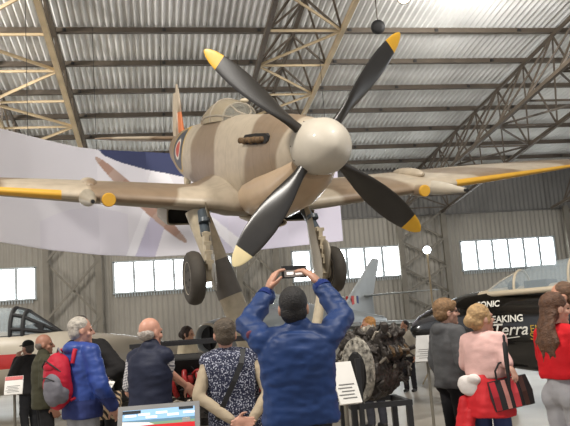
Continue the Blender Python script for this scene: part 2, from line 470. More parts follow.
# wings
DH = {-1: .082, 1: .122}; SPN = {-1: 1.0, 1: 1.22}; ZR = {-1: -.80, 1: -.84}
def wing(s):
    N = 22
    def af(t):                      # half thickness along chord 0..1
        return t*5*(.2969*math.sqrt(t_) - .126*t_ - .3516*t_**2 + .2843*t_**3 - .1036*t_**4)
    st = [.0, .2, .42, .55, .75, 1.0, 1.4, 1.8, 2.2, 2.6, 2.75, 3.0, 3.4, 3.8, 4.2, 4.6, 5.0, 5.3, 5.5, 5.6]
    rs = []
    for y in st:
        ch = 2.58*math.sqrt(max(.02, 1-(y/5.66)**2)); xle = -2.98+.33*ch
        tc = .16-.065*y/5.6
        z0 = ZR[s]+DH[s]*max(0, y-.5)-(.02 if y < .5 else 0)
        if y < .7: tc *= 1+.5*(.7-max(y, .3))
        up = []; lo = []
        for i in range(N+1):
            t_ = (1-math.cos(PI*i/N))/2
            h = 5*tc*ch*(.2969*math.sqrt(t_)-.126*t_-.3516*t_**2+.2843*t_**3-.1036*t_**4)
            fil = 0
            if y < .8: fil = .28*((.8-max(y, .3))/.5)**2*math.sin(PI*min(1, t_))**.6
            up.append((xle-t_*ch, s*y, z0+h*1.05+fil)); lo.append((xle-t_*ch, s*y, z0-h*.9))
        rs.append([(p[0], p[1]*SPN[s], p[2]+(.09 if s < 0 else .14)*(xle-p[0])/2.5) for p in up[::-1]+lo[1:-1]])
    b = MB(); n = len(rs[0])
    b.rings(rs, 0)
    # materials: yellow leading edge outboard, grey underside
    k = 0; m = []
    for i in range(len(rs)-1):
        for j in range(n):
            pos = j+.5
            dist = abs(pos-N)
            low = pos > N
            if st[i] >= 2.74 and st[i] < 5.2 and N-2.2 < pos < N+3.2: m.append(2)
            else: m.append(1 if low and dist > 1.5 else 0)
    b.m = m+b.m[len(m):]
    return b.build('wing', [M['camo_w'], M['under'], M['yellow']], plane, smooth=60)
wl = wing(-1); wr = wing(1)
def wz(y, s): return ZR[s]+DH[s]*(abs(y)-.5)
def wle(y): return -2.98+.33*2.58*math.sqrt(1-(y/5.66)**2)
for s, w_ in ((-1, wl), (1, wr)):
    # inner gun port with a yellow cap, outer cannon
    yi, yo = 2.16, 2.42
    b = MB(); b.lathe([(.085, -.3), (.10, -.1), (.098, .1), (.09, .16)], (wle(yi), s*yi*SPN[s], wz(yi, s)-.02), Rx, 20); b.build('gun_fairing', M['camo_w'], w_, smooth=50)
    b = MB(); b.lathe([(.092, .13), (.095, .17), (.085, .185), (.004, .187)], (wle(yi), s*yi*SPN[s], wz(yi, s)-.02), Rx, 20); b.build('gun_port_cap', M['yellow'], w_, smooth=50)
    b = MB(); b.lathe([(.10, -.4), (.115, -.1), (.11, .1), (.09, .3), (.065, .5), (.045, .7), (.035, .8), (.025, .801)], (wle(yo), s*yo*SPN[s], wz(yo, s)-.02), Rx, 24)
    b.build('cannon_fairing', M['hub'] if s < 0 else M['spin'], w_, smooth=50)
    b = MB(); b.lathe([(.024, .78), (.024, .86), (.012, .86)], (wle(yo), s*yo*SPN[s], wz(yo, s)-.02), Rx, 12); b.build('cannon_muzzle', M['dark'], w_, smooth=50)
    b = MB(); b.ell((wle(yo)-.75, s*2.35*SPN[s], wz(2.35, s)+(.14 if s < 0 else .20)), (.5, .13, .10)); b.build('cannon_blister', M['camo_w'], w_, smooth=180)

# canopy
b = MB(); rs = []
CN = [(-2.75, .04, .50, .02), (-2.95, .20, .50, .10), (-3.2, .27, .50, .24), (-3.5, .30, .5, .33), (-3.9, .31, .5, .37), (-4.3, .30, .5, .35), (-4.8, .25, .5, .25), (-5.2, .15, .48, .12), (-5.45, .03, .47, .03)]
for x, hw, zb, h in CN:
    rs.append([(x, hw*math.cos(PI*j/16)*(1 if 0 < j < 16 else 1), zb-.06+(h*.9+.06)*math.sin(PI*j/16)**.8) for j in range(17)])
b.rings(rs[2:], 0, cap=False, closed=False); cn = b.build('canopy', M['perspex'], plane, smooth=180)
b = MB(); b.rings(rs[:3], 0, cap=False, closed=False); b.build('windscreen', M['screen_gl'], plane, smooth=180)
b = MB()
for i in (2, 4):
    b.tube([V(p)*1.0+V((0, 0, .004)) for p in rs[i]], .016, 8)
for j in (1, 15): b.tube([r[j] for r in rs[1:8]], .016, 8)
b.tube([rs[0][5], rs[1][5], rs[2][5]], .016, 8); b.tube([rs[0][11], rs[1][11], rs[2][11]], .016, 8)
b.build('canopy_frame', M['under'], cn, smooth=60)
b = MB(); b.box((-4.2, 0, .55), (.12, .34, .3)); b.ell((-4.12, 0, .72), (.06, .1, .09)); b.build('headrest', M['oleo'], cn)
# mirror on the windscreen
b = MB(); b.ell((-2.95, 0, .74), (.04, .07, .035)); b.build('mirror', M['forge'], plane, smooth=180)

# tail
def surf(secs, n=14):
    rs = []
    for (xl, ch, th, pos, ax) in secs:
        up = []; lo = []
        for i in range(n+1):
            t_ = (1-math.cos(PI*i/n))/2; h = 5*th*ch*(.2969*math.sqrt(t_)-.126*t_-.3516*t_**2+.2843*t_**3-.1036*t_**4)
            if ax == 'z': up.append((xl-t_*ch, h, pos)); lo.append((xl-t_*ch, -h, pos))
            else: up.append((xl-t_*ch, pos, .26+h)); lo.append((xl-t_*ch, pos, .26-h))
        rs.append(up[::-1]+lo[1:-1])
    return rs
b = MB(); b.rings(surf([(-7.2, .8, .16, .2, 'z'), (-7.55, .55, .13, .5, 'z'), (-7.75, .42, .12, .85, 'z')])); b.build('fin', M['orange'], plane, smooth=60)
b = MB(); b.rings(surf([(-7.72, .55, .12, .85, 'z'), (-7.85, .50, .11, 1.1, 'z'), (-8.0, .35, .1, 1.35, 'z'), (-8.15, .16, .1, 1.48, 'z')])); b.build('fin_tip', M['camo'], plane, smooth=60)
b = MB(); b.rings(surf([(-8.0, .6, .08, .0, 'z'), (-8.1, .62, .08, .5, 'z'), (-8.17, .55, .07, .95, 'z'), (-8.3, .35, .07, 1.3, 'z')])); b.build('rudder', M['camo'], plane, smooth=60)
for s in (-1, 1):
    b = MB(); b.rings(surf([(-7.35, 1.25, .10, s*.1, 'y'), (-7.45, 1.15, .10, s*.8, 'y'), (-7.55, .95, .09, s*1.35, 'y'), (-7.7, .6, .09, s*1.68, 'y'), (-7.85, .3, .08, s*1.8, 'y')])); b.build('tailplane', M['camo_w'], plane, smooth=60)
b = MB(); b.tube([(-7.0, 0, -.15), (-7.15, 0, -.5)], .035, 10); tl = b.build('tail_wheel_leg', M['forge'], plane, smooth=60)
Ry_ = Matrix.Rotation(PI/2, 3, 'X')
b = MB(); b.lathe([(.06, -.05), (.13, -.05), (.16, 0), (.13, .05), (.06, .05)], (-7.2, 0, -.6), Ry_, 20); b.build('tail_wheel', M['forge'], tl, smooth=50)

# main undercarriage
WHL = (-1.6, 1.03, -1.73)
for s in (-1, 1):
    wx, wy, wz_ = WHL[0], (1.12 if s < 0 else .90)*s, WHL[2]; ks = 1 if s < 0 else .92; of = .05 if s < 0 else -.10
    b = MB(); b.tube([(-2.2, s*(.80+of), -.90), (-1.86, s*(.84+of), -1.18)], [.075, .07], 16); b.tube([(-1.98, s*(.83+of), -.98), (-1.95, s*(.832+of), -1.03)], [.085, .085], 16)
    leg = b.build('undercarriage_leg', M['oleo'], plane, smooth=50)
    b = MB(); b.tube([(-1.86, s*(.84+of), -1.15), (-1.62, s*(.87+of), -1.70), (-1.58, s*(.87+of), -1.78)], [.05, .05, .055], 14)
    b.tube([(-1.6, s*(.86+of), -1.74), (wx, wy, wz_)], .045, 12); b.build('axle_fork', M['forge'], leg, smooth=50)
    b = MB()
    for q in range(4):
        z = -1.16-.12*q; x = -1.78+.055*q; b.box((x+.03, s*(.86+of), z), (.05, .11, .045)); b.box((x+.05, s*(.86+of), z-.06), (.03, .06, .09))
    b.build('torque_link', M['forge'], leg)
    b = MB(); b.lathe([(.21, -.085), (.30, -.10), (.345, -.07), (.36, -.025), (.363, 0), (.36, .025), (.345, .07), (.30, .10), (.21, .085)], (wx, wy, wz_), Ry_, 40)
    for g in (-.035, 0, .035): pass
    b.v = [(wx+(p[0]-wx)*ks, wy+(p[1]-wy)*ks, wz_+(p[2]-wz_)*ks) for p in b.v]; b.build('tyre', M['tyre'], leg, smooth=50)
    b = MB(); b.lathe([(.03, -.07), (.10, -.085), (.16, -.06), (.22, -.09), (.22, .09), (.16, .06), (.10, .085), (.03, .07)], (wx, wy, wz_), Ry_, 32)
    for q in range(5):
        a = 2*PI*q/5; b.box((wx+.12*math.cos(a), wy+s*.08, wz_+.12*math.sin(a)), (.03, .02, .03), mi=1)
    b.build('wheel_hub', [M['hub'], M['dark']], leg, smooth=50)
    # leg fairing: shaped plate on the inner side of the leg
    b = MB(); yy = s*(.79+of)
    pts = [(-2.2, -.75, .10), (-2.0, -1.0, .13), (-1.85, -1.3, .17), (-1.72, -1.55, .2), (-1.66, -1.75, .19), (-1.62, -1.92, .1)]
    rs = []
    for x, z, hw in pts: rs.append([(x+hw, yy, z), (x, yy-s*.025, z), (x-hw, yy, z), (x, yy-s*.04, z)])
    b.rings(rs)
    if s > 0: b.ell((-1.72, .80, -1.62), (.24, .07, .34), Matrix.Rotation(R(22), 3, 'Y'))
    b.build('leg_fairing', M['hub'], leg, smooth=70)

# display pylon: two arms in a V under the undercarriage
pyl = empty('display_pylon'); tag(pyl, 'beige V-shaped pylon holding up the fighter, banded grey on its left arm', 'stand')
base = (foot(281, 10.2)+foot(291, 10.2))/2
pyl.location = base
ctr = V((base.x, base.y, 0))
la = PW((-2.4, -.90, -.88)); ra = PW((-1.66, .8, -1.72))
def arm(top, x0, r0, r1):
    bot = V((base.x+x0, base.y, .12)); b = MB()
    b.tube([bot-ctr, bot.lerp(top, .5)-ctr, top-ctr], [r1, (r0+r1)/2, r0], 20); return b, bot
b, bl_ = arm(la, -.12, .165, .18); b.build('arm', M['forge'], pyl, smooth=50)
b = MB(); b.tube([bl_.lerp(la, .60)-ctr, bl_.lerp(la, .76)-ctr], [.180, .176], 20); b.build('sleeve', mat('grey_band', (112, 106, 98), .6), pyl, smooth=50)['label'] = 'grey band'  # darker grey band round part of the arm
b, br_ = arm(ra, .12, .06, .1); b.build('arm', M['forge'], pyl, smooth=50)
b = MB(); b.box((0, 0, .06), (1.5, 1.5, .12)); b.box((0, 0, .17), (.7, .5, .12)); b.build('base_plate', M['col'], pyl)
# ------------------------------------------------------------------ curved printed banner behind the fighter
def lerp_tab(tab, x):
    if x <= tab[0][0]: return tab[0][1]
    for a, b in zip(tab, tab[1:]):
        if x <= b[0]: return a[1]+(b[1]-a[1])*(x-a[0])/(b[0]-a[0])
    return tab[-1][1]
BD = [(-90, 12.6), (0, 14.7), (50, 16.6), (100, 18.4), (150, 19.6), (230, 20.2), (290, 20.0), (343, 19.4)]
BB = [(-90, 226), (0, 242), (50, 250), (100, 255), (150, 257), (230, 253), (343, 241)]
BT = [(-90, 105), (0, 128), (53, 141), (81, 147), (102, 149.5), (172, 153), (230, 151), (343, 147)]
def inpoly(x, y, P):
    c = False; n = len(P); j = n-1
    for i in range(n):
        if (P[i][1] > y) != (P[j][1] > y) and x < (P[j][0]-P[i][0])*(y-P[i][1])/(P[j][1]-P[i][1])+P[i][0]: c = not c
        j = i
    return c
NAVY = [(101, 149), (175, 152), (262, 150), (262, 190), (200, 180), (172, 174), (150, 170), (125, 163), (108, 156)]
RAYW = [(126, 256), (135, 257), (155, 205), (149, 203)]
RAYL = [(135, 257), (155, 257), (168, 222), (157, 207)]
RAY2 = [(188, 205), (200, 205), (252, 249), (238, 253)]
RAY3 = [(156, 168), (172, 173), (180, 190), (150, 186)]
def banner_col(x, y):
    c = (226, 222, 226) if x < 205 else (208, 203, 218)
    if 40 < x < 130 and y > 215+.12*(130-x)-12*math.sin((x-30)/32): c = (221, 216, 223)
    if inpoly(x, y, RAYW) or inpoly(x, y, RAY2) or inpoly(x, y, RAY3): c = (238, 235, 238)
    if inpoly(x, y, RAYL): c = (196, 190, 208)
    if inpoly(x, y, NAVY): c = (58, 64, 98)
    # pale brown picture of an aircraft wing
    dx, dy = x-143, y-200; a = R(44); u = dx*math.cos(a)+dy*math.sin(a); v = -dx*math.sin(a)+dy*math.cos(a)
    if (u/62)**2+(v/6.2)**2 < 1: c = (172, 138, 122) if int((u+100)/15) % 2 else (182, 156, 142)
    return c
nx, ny = 433, 130
vs = []; cs = []
for i in range(nx+1):
    px = -90+433*i/nx; d = lerp_tab(BD, px)
    pb = at(px, lerp_tab(BB, px), d)
    yt = lerp_tab(BT, px)
    lo, hi = 0, 8
    for _ in range(30):                       # vertical sheet: find its top height
        m_ = (lo+hi)/2; q = pb+V((0, 0, m_))-EYE; py = 213-F*q.dot(CU)/q.dot(CF)
        if py > yt: lo = m_
        else: hi = m_
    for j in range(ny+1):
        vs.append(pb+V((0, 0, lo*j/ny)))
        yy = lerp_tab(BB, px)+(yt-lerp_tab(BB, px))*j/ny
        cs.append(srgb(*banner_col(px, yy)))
ctr = sum(vs, V())/len(vs); ctr.z = min(v.z for v in vs)
me = bpy.data.meshes.new('printed_banner')
me.from_pydata([v-ctr for v in vs], [], [(i*(ny+1)+j, (i+1)*(ny+1)+j, (i+1)*(ny+1)+j+1, i*(ny+1)+j+1) for i in range(nx) for j in range(ny)])
ca = me.color_attributes.new('print', 'FLOAT_COLOR', 'POINT')
for k, c in enumerate(cs): ca.data[k].color = c
t = NT('printed_fabric'); a = t.n('ShaderNodeVertexColor'); a.layer_name = 'print'; t.l(a.outputs['Color'], t.b.inputs['Base Color']); t.b.inputs['Roughness'].default_value = .8
me.materials.append(t.m); me.shade_smooth()
bn = bpy.data.objects.new('printed_banner', me); COL.objects.link(bn); bn.location = ctr
sol = bn.modifiers.new('thickness', 'SOLIDIFY'); sol.thickness = .02
tag(bn, 'huge curved white banner printed with an aircraft, hung behind the fighter', 'banner')
for px in (-60, 30, 100, 170, 250, 335):
    b = MB(); i = round((px+90)/433*nx); p = vs[i*(ny+1)+ny]
    b.tube([p-ctr-V((0, 0, .02)), V((p.x, p.y, roof_z(p.y)-.05))-ctr], .008, 6)
    b.build('suspension_wire', M['dark'], bn)

# ------------------------------------------------------------------ jets parked behind the crowd
M['jetw'] = mat('cream_jet_paint', (184, 174, 156), .4, var=.05, scale=2, coat=.3)
M['jetr'] = mat('red_band_paint', (186, 36, 30), .4, var=.05, coat=.3)
M['silver'] = mat('silver_jet_paint', (158, 162, 162), .38, metal=.35, var=.08, scale=2)
M['blk'] = mat('gloss_black_paint', (16, 14, 13), .18, var=.1, coat=.8)
M['blkm'] = mat('matt_black', (26, 25, 25), .6, var=.1)
M['clear'] = glass('canopy_glass', (190, 205, 212), .35, .03)
M['beige'] = mat('beige_jet_paint', (190, 176, 152), .45, var=.05)
def ring_sec(x, cy, cz, hw, hh, e=2.0, n=32):
    return [(x, cy+hw*math.copysign(abs(math.cos(2*PI*j/n))**(2/e), math.cos(2*PI*j/n)), cz+hh*math.copysign(abs(math.sin(2*PI*j/n))**(2/e), math.sin(2*PI*j/n))) for j in range(n)]
def gear(parent, pts, m=None):
    for (x, y, ztop, r) in pts:
        b = MB(); b.tube([(x, y, ztop), (x, y, r)], .04, 10); lg = b.build('gear_leg', M['col'], parent, smooth=50)
        b = MB(); b.lathe([(r*.5, -.06), (r*.9, -.07), (r, 0), (r*.9, .07), (r*.5, .06)], (x, y+.08, r), Matrix.Rotation(PI/2, 3, 'X'), 24); b.build('wheel', M['tyre'], lg, smooth=50)
def flatwing(x0, c0, y0, z0, x1, c1, y1, z1, t=.1):
    rs = []
    for k in range(7):
        u = k/6; xl = x0+(x1-x0)*u; ch = c0+(c1-c0)*u; y = y0+(y1-y0)*u; z = z0+(z1-z0)*u
        up = []; lo = []
        for i in range(11):
            t_ = (1-math.cos(PI*i/10))/2; h = 5*t*ch*(.2969*math.sqrt(t_)-.126*t_-.3516*t_**2+.2843*t_**3-.1036*t_**4)
            up.append((xl-t_*ch, y, z+h)); lo.append((xl-t_*ch, y, z-h))
        rs.append(up[::-1]+lo[1:-1])
    b = MB(); b.rings(rs); return b

# cream jet with a red band: nose to the right, cockpit at far left
j1 = empty('jet_trainer', foot(15, 15.0)); hd = CR*1.0-CF*.06; hd.z = 0; j1.rotation_euler.z = math.atan2(hd.y, hd.x)
tag(j1, 'cream jet with red fuselage band and black-framed windscreen at far left', 'aircraft')
S1 = [(4.1, .05, .03, 1.06), (3.8, .16, .15, 1.04), (3.2, .32, .3, 1.07), (2.4, .48, .45, 1.12), (1.4, .58, .56, 1.16), (.4, .64, .62, 1.18), (-1, .68, .68, 1.18), (-3, .64, .64, 1.2), (-6, .3, .34, 1.4)]
b = MB(); xs = [4.1-.15*i for i in range(67)]
rs = []
for x in xs:
    for a, c in zip(S1, S1[1:]):
        if a[0] >= x >= c[0]:
            k = (a[0]-x)/(a[0]-c[0]); q = [p+(w_-p)*k for p, w_ in zip(a, c)]; rs.append(ring_sec(x, 0, q[3], q[1], q[2], 2.2, 48)); break
b.rings(rs)
n = 48
for i in range(len(rs)-1):
    for j in range(n):
        z = (rs[i][j][2]+rs[i+1][j][2])/2; x = rs[i][j][0]
        b.m[i*n+j] = 1 if (1.1 < z < 1.42 and x < .45) else 0
b.build('fuselage', [M['jetw'], M['jetr']], j1, smooth=50)
b = MB(); rs = []
for x, hw, h in ((1.0, .05, .02), (.7, .24, .24), (.3, .34, .52), (.05, .36, .60), (-.6, .38, .66), (-1.2, .37, .60), (-1.8, .3, .4), (-2.3, .1, .1)):
    rs.append([(x, hw*math.cos(PI*j/16), 1.7+h*math.sin(PI*j/16)**.8) for j in range(17)])
b.rings(rs, 0, cap=False, closed=False); cn = b.build('canopy', M['clear'], j1, smooth=180)
b = MB()
for i in (2, 3): b.tube(rs[i], .045, 8)
for j in (1, 4, 8, 12, 15): b.tube([r[j] for r in rs[0:4]], .04, 8)
b.tube([r[0] for r in rs], .035, 8); b.tube([r[16] for r in rs], .035, 8)
b.build('canopy_frame', M['blkm'], cn, smooth=60)
b = MB(); b.box((-.6, 0, 1.85), (.3, .36, .5)); b.box((.35, 0, 1.8), (.7, .5, .26)); b.build('cockpit_seat', M['blkm'], j1)
b = flatwing(-.6, 2.2, -.5, .95, -1.2, 1.3, -4.2, 1.05); b.build('wing', M['jetw'], j1, smooth=60)
b = flatwing(-.6, 2.2, .5, .95, -1.2, 1.3, 4.2, 1.05); b.build('wing', M['jetw'], j1, smooth=60)
gear(j1, [(2.3, 0, .8, .24), (-1.6, -1.2, .9, .32), (-1.6, 1.2, .9, .32)])

# silver swept-wing jet with a round nose intake
pn = at(207, 335, 13.6); pt = at(366, 300, 19.6); hd = V((pn.x-pt.x, pn.y-pt.y, 0)); L2 = hd.length
j2 = empty('swept_wing_jet', (pt.x, pt.y, 0)); j2.rotation_euler.z = math.atan2(hd.y, hd.x)
tag(j2, 'silver swept-wing jet with round nose intake and tall tail, behind the photographer', 'aircraft')
b = MB(); zc = 1.40
prof = [(L2-.5, .17), (L2-.02, .235), (L2+.02, .262), (L2, .29), (L2-.15, .33), (L2-1, .45), (L2-2.2, .56), (L2-3.5, .6), (2.5, .54), (1.0, .4), (-.6, .22), (-.9, .18)]
b.rings([ring_sec(x, 0, zc, r, r, 2, 36) for x, r in prof]); b.build('fuselage', [M['silver']], j2, smooth=50)
b = MB(); b.rings([ring_sec(L2+.021, 0, zc, .258, .258), ring_sec(L2+.03, 0, zc, .275, .275), ring_sec(L2+.0, 0, zc, .292, .292), ring_sec(L2-.03, 0, zc, .30, .30)], cap=False); b.build('intake_ring', M['jetw'], j2, smooth=60)
b = MB(); b.box((L2-.2, 0, zc), (.3, .05, .46)); b.build('intake_splitter', M['dark'], j2)
b = MB(); b.add(ring_sec(L2-.1, 0, zc, .25, .25), [tuple(range(32))]); b.build('intake_duct', M['dark'], j2)  # flat dark disc painted as the shade inside the intake
b = MB(); rs = []
for x, hw, h in ((L2-1.75, .04, .02), (L2-2.0, .2, .2), (L2-2.4, .26, .34), (L2-2.9, .27, .36), (L2-3.5, .22, .26), (L2-4.1, .06, .06)):
    rs.append([(x, hw*math.cos(PI*j/14), zc+.48+h*math.sin(PI*j/14)) for j in range(15)])
b.rings(rs, 0, cap=False, closed=False); cn = b.build('canopy', M['clear'], j2, smooth=180)
b = MB(); b.tube(rs[2], .025, 8); b.tube([r[0] for r in rs], .02, 8); b.tube([r[14] for r in rs], .02, 8); b.build('canopy_frame', M['silver'], cn, smooth=60)
for s in (-1, 1):
    flatwing(L2-3.0, 1.9, s*.45, 1.42, L2-5.0, 1.1, s*3.6, 1.36, .09).build('wing', M['silver'], j2, smooth=60)
    flatwing(.25, .8, s*.03, 2.15, -.55, .45, s*1.75, 2.17, .07).build('tailplane', M['silver'], j2, smooth=60)
rs = []
for z, xl, ch, th in ((1.5, 2.0, 2.5, .1), (2.1, 1.05, 1.5, .1), (2.7, .15, .95, .1), (3.1, -.45, .62, .1), (3.2, -.62, .4, .08)):
    up = []; lo = []
    for i in range(11):
        t_ = (1-math.cos(PI*i/10))/2; h = 5*th*ch*(.2969*math.sqrt(t_)-.126*t_-.3516*t_**2+.2843*t_**3-.1036*t_**4)
        up.append((xl-t_*ch, h, z)); lo.append((xl-t_*ch, -h, z))
    rs.append(up[::-1]+lo[1:-1])
b = MB(); b.rings(rs); fn = b.build('tail_fin', M['silver'], j2, smooth=60)
b = MB()
for k in range(3):
    for s in (-1, 1): b.box((.95-.13*k, s*.08, 1.98), (.13, .012, .34), mi=k)
b.build('fin_flash', [M['jetr'], M['jetw'], mat('flash_blue', (52, 66, 110), .5)], fn)
gear(j2, [(L2-1.1, 0, 1.1, .24), (L2-4, -1.1, 1.35, .33), (L2-4, 1.1, 1.35, .33)])

# glossy black aircraft with a clear canopy, nose to the left
pn = at(411, 331, 12.6); pm = at(560, 330, 11.0); hd = V((pn.x-pm.x, pn.y-pm.y, 0)); L3 = hd.length
j3 = empty('black_aircraft', (pm.x, pm.y, 0)); ang3 = math.atan2(hd.y, hd.x); j3.rotation_euler.z = ang3
tag(j3, 'glossy black pointed-nose aircraft with clear canopy and white lettering', 'aircraft')
S3 = [(L3, .03, .03, 1.30), (L3-.06, .1, .13, 1.30), (L3-.25, .18, .25, 1.31), (L3-.6, .26, .39, 1.32), (L3-1.1, .34, .53, 1.31), (L3-1.6, .42, .62, 1.27), (0, .5, .70, 1.2), (-1.2, .52, .74, 1.2), (-3.2, .5, .7, 1.2)]
def s3(x):
    for a, c in zip(S3, S3[1:]):
        if a[0] >= x >= c[0]:
            k = (a[0]-x)/(a[0]-c[0]); return [p+(w_-p)*k for p, w_ in zip(a, c)]
    return list(S3[-1])
b = MB(); xs = [L3-(L3+3.2)*(i/60)**1.3 for i in range(61)]; rs = [ring_sec(x, 0, s3(x)[3], s3(x)[1], s3(x)[2], 2.15, 40) for x in xs]
b.rings(rs); n = 40
for i in range(len(rs)-1):
    for j in range(n):
        z = rs[i][j][2]; x = rs[i][j][0]
        b.m[i*n+j] = 1 if (z > 1.79 and x < L3-1.3) else 0
b.build('fuselage', [M['blk'], M['beige']], j3, smooth=60)
b = MB(); rs = []
CX = L3-1.42
for x, hw, h in ((CX, .06, .02), (CX-.3, .28, .2), (CX-.65, .36, .34), (CX-1.0, .39, .42), (CX-1.5, .40, .46), (CX-2.0, .38, .44), (CX-2.6, .3, .32), (CX-3.0, .1, .1)):
    rs.append([(x, hw*math.cos(PI*j/16), 1.80+h*math.sin(PI*j/16)**.8) for j in range(17)])
b.rings(rs, 0, cap=False, closed=False); cn = b.build('canopy', M['clear'], j3, smooth=180)
b = MB(); b.tube(rs[2], .022, 8); b.tube(rs[4], .02, 8); b.tube([r[0] for r in rs], .045, 8); b.tube([r[16] for r in rs], .045, 8); b.tube([r[8] for r in rs[:3]], .015, 8)
b.build('canopy_frame', M['beige'], cn, smooth=60)
b = MB(); b.box((CX-1.75, 0, 1.92), (.22, .4, .5)); b.box((CX-1.7, 0, 2.1), (.16, .24, .16)); b.build('cockpit_seat', mat('seat_leather', (92, 66, 48), .6), j3)
b = MB(); b.box((CX-.95, 0, 1.86), (.35, .5, .2)); b.ell((CX-.55, .12, 1.9), (.09, .09, .09)); b.build('instrument_panel', M['blkm'], j3)
flatwing(-.2, 1.9, .4, .8, -1.4, 1.0, 3.4, .85).build('wing', M['blk'], j3, smooth=60)
flatwing(-.2, 1.9, -.4, .8, -1.4, 1.0, -3.4, .85).build('wing', M['blk'], j3, smooth=60)
gear(j3, [(L3-1.6, 0, .7, .2), (-1.5, -.9, .8, .26), (-1.5, .9, .8, .26)])
def lettering(name, body, size, x, z, m, shear=0, parent=None, bold=0):
    cu = bpy.data.curves.new(name, 'FONT'); cu.body = body; cu.size = size; cu.shear = shear; cu.offset = bold
    o = bpy.data.objects.new('tmp', cu); COL.objects.link(o)
    dg = bpy.context.evaluated_depsgraph_get(); me = bpy.data.meshes.new_from_object(o.evaluated_get(dg))
    bpy.data.objects.remove(o)
    side = 1                                   # left-facing nose: the viewer sees the +y side
    for v in me.vertices:
        X, Z = x-v.co.x, z+v.co.y              # reads left to right towards the tail
        q = s3(X); k = max(-.98, min(.98, (Z-q[3])/q[2]))
        v.co = (X, side*(q[1]*(1-abs(k)**2.15)**(1/2.15)+.004), Z)
    me.materials.clear(); me.materials.append(m)
    o = bpy.data.objects.new(name, me); COL.objects.link(o); o.parent = parent; return o
M['white_l'] = mat('white_lettering', (232, 228, 216), .5, var=0); M['yel_l'] = mat('yellow_lettering', (186, 150, 52), .5, var=0)
def j3x(px, py):                               # station along the fuselage under a pixel
    u = V((hd.x, hd.y, 0))/L3; side = V((-u.y, u.x, 0)); v = ray(px, py); o = V((pm.x, pm.y, 0))+side*.45
    k = (o-EYE).dot(side)/v.dot(side); p = EYE+v*k; return (p-o).dot(u), p.z
for body, size, px, py, m, sh, bo in (('SONIC', .13, 474, 308, 'white_l', 0, .003), ('BREAKING', .145, 481, 323.5, 'white_l', 0, .003), ('Terra', .26, 491, 336, 'white_l', .3, .002), ('ENTRA', .15, 531, 332, 'yel_l', 0, 0), ('STUC', .15, 531, 339.5, 'yel_l', 0, 0)):
    x, z = j3x(px, py); lettering('lettering', body, size, x, z, M[m], sh, j3, bo)
x, z = j3x(506, 338.5); x2, z2 = j3x(520, 336.5)
b = MB(); yy = s3(x)[1]
b.bar((x, yy*.985+.004, z), (x2, s3(x2)[1]*.985+.004, z2), .012, .012); b.build('underline', M['white_l'], j3)

# ------------------------------------------------------------------ engines on show
M['eng'] = mat('oily_engine_metal', (62, 56, 51), .5, metal=.4, var=.5, scale=14, bump=.6, bscale=30)
M['engl'] = mat('bare_alloy', (128, 120, 108), .45, metal=.5, var=.3, scale=18, bump=.4)
M['redp'] = mat('red_engine_paint', (150, 28, 26), .45, var=.15)
M['black_st'] = mat('black_stand_steel', (30, 29, 30), .5, var=.1)
rnd = random.Random(11)
# battered engine on a black stand, right of the photographer
ec = foot(368, 6.7); e1 = empty('aircraft_engine', (ec.x, ec.y, .86)); e1.scale = (.86, .68, 1); ea = math.atan2(CF.y, CF.x); e1.rotation_euler.z = ea-R(90)-R(38)
tag(e1, 'battered dark aircraft engine with pale oval end plate, on a black stand', 'engine')
b = MB(); rs = []
for y, w_, z0, z1 in ((-.30, .20, .02, .50), (-.2, .24, 0, .54), (.0, .26, -.02, .52), (.25, .25, 0, .5), (.42, .2, .08, .42)):
    rs.append([(w_*math.cos(2*PI*j/20)*(1+.08*math.sin(5*j)), y, (z0+z1)/2+(z1-z0)/2*math.sin(2*PI*j/20)) for j in range(20)])
b.rings(rs)
for k in range(26):
    a = rnd.uniform(0, 2*PI); y = rnd.uniform(-.26, .36); z = .27+.24*math.sin(a); x = .23*math.cos(a); q_ = rnd.uniform(.03, .075)
    b.box((x, y, z), (q_*1.3, q_*1.6, q_), Euler((rnd.uniform(-1, 1), rnd.uniform(-1, 1), rnd.uniform(-1, 1))).to_matrix())
remeshed(b, 'crankcase', M['eng'], e1, .010, 1, .028, 11, 4)
for s in (-1, 1):
    b = MB(); rot = Matrix.Rotation(R(-28*s), 3, 'Y')
    b.box((s*.2, .1, .44), (.15, .62, .22), rot); b.box((s*.235, .1, .56), (.11, .58, .05), rot)
    for k in range(14): b.box((s*(.2+rnd.uniform(-.05, .08)), rnd.uniform(-.2, .4), rnd.uniform(.36, .62)), (rnd.uniform(.03, .09), rnd.uniform(.04, .12), rnd.uniform(.03, .08)), Euler((rnd.uniform(-1, 1), rnd.uniform(-1, 1), 0)).to_matrix())
    bk = remeshed(b, 'cylinder_bank', M['eng'], e1, .010, 1, .022, 13, 6+s)
    for k in range(6):
        b = MB(); b.tube([(s*.26, -.14+.095*k, .44), (s*.30, -.14+.095*k, .42), (s*.32, -.17+.095*k, .38)], [.03, .028, .03], 10); b.build('exhaust_stub', M['rust'] if k % 2 else M['eng'], bk, smooth=50)
b = MB(); rs = []
for y, k in ((-.31, 1), (-.35, .98), (-.37, .8)):
    rs.append([(.2*k*math.cos(2*PI*j/28), y, .27+.29*k*math.sin(2*PI*j/28)) for j in range(28)])
b.rings(rs)
for j in range(18):
    a = 2*PI*j/18; b.box((.175*math.cos(a), -.375, .27+.26*math.sin(a)), (.022, .02, .022))
fp = b.build('end_plate', mat('corroded_plate', (150, 144, 132), .6, metal=.2, var=.75, scale=22, bump=.6), e1, smooth=40)
b = MB(); b.rings([[(.12*k*math.cos(2*PI*j/20), y, .24+.2*k*math.sin(2*PI*j/20)) for j in range(20)] for y, k in ((-.36, 1), (-.40, .9), (-.41, .4))]); b.build('gear_recess', M['dark'], fp, smooth=40)
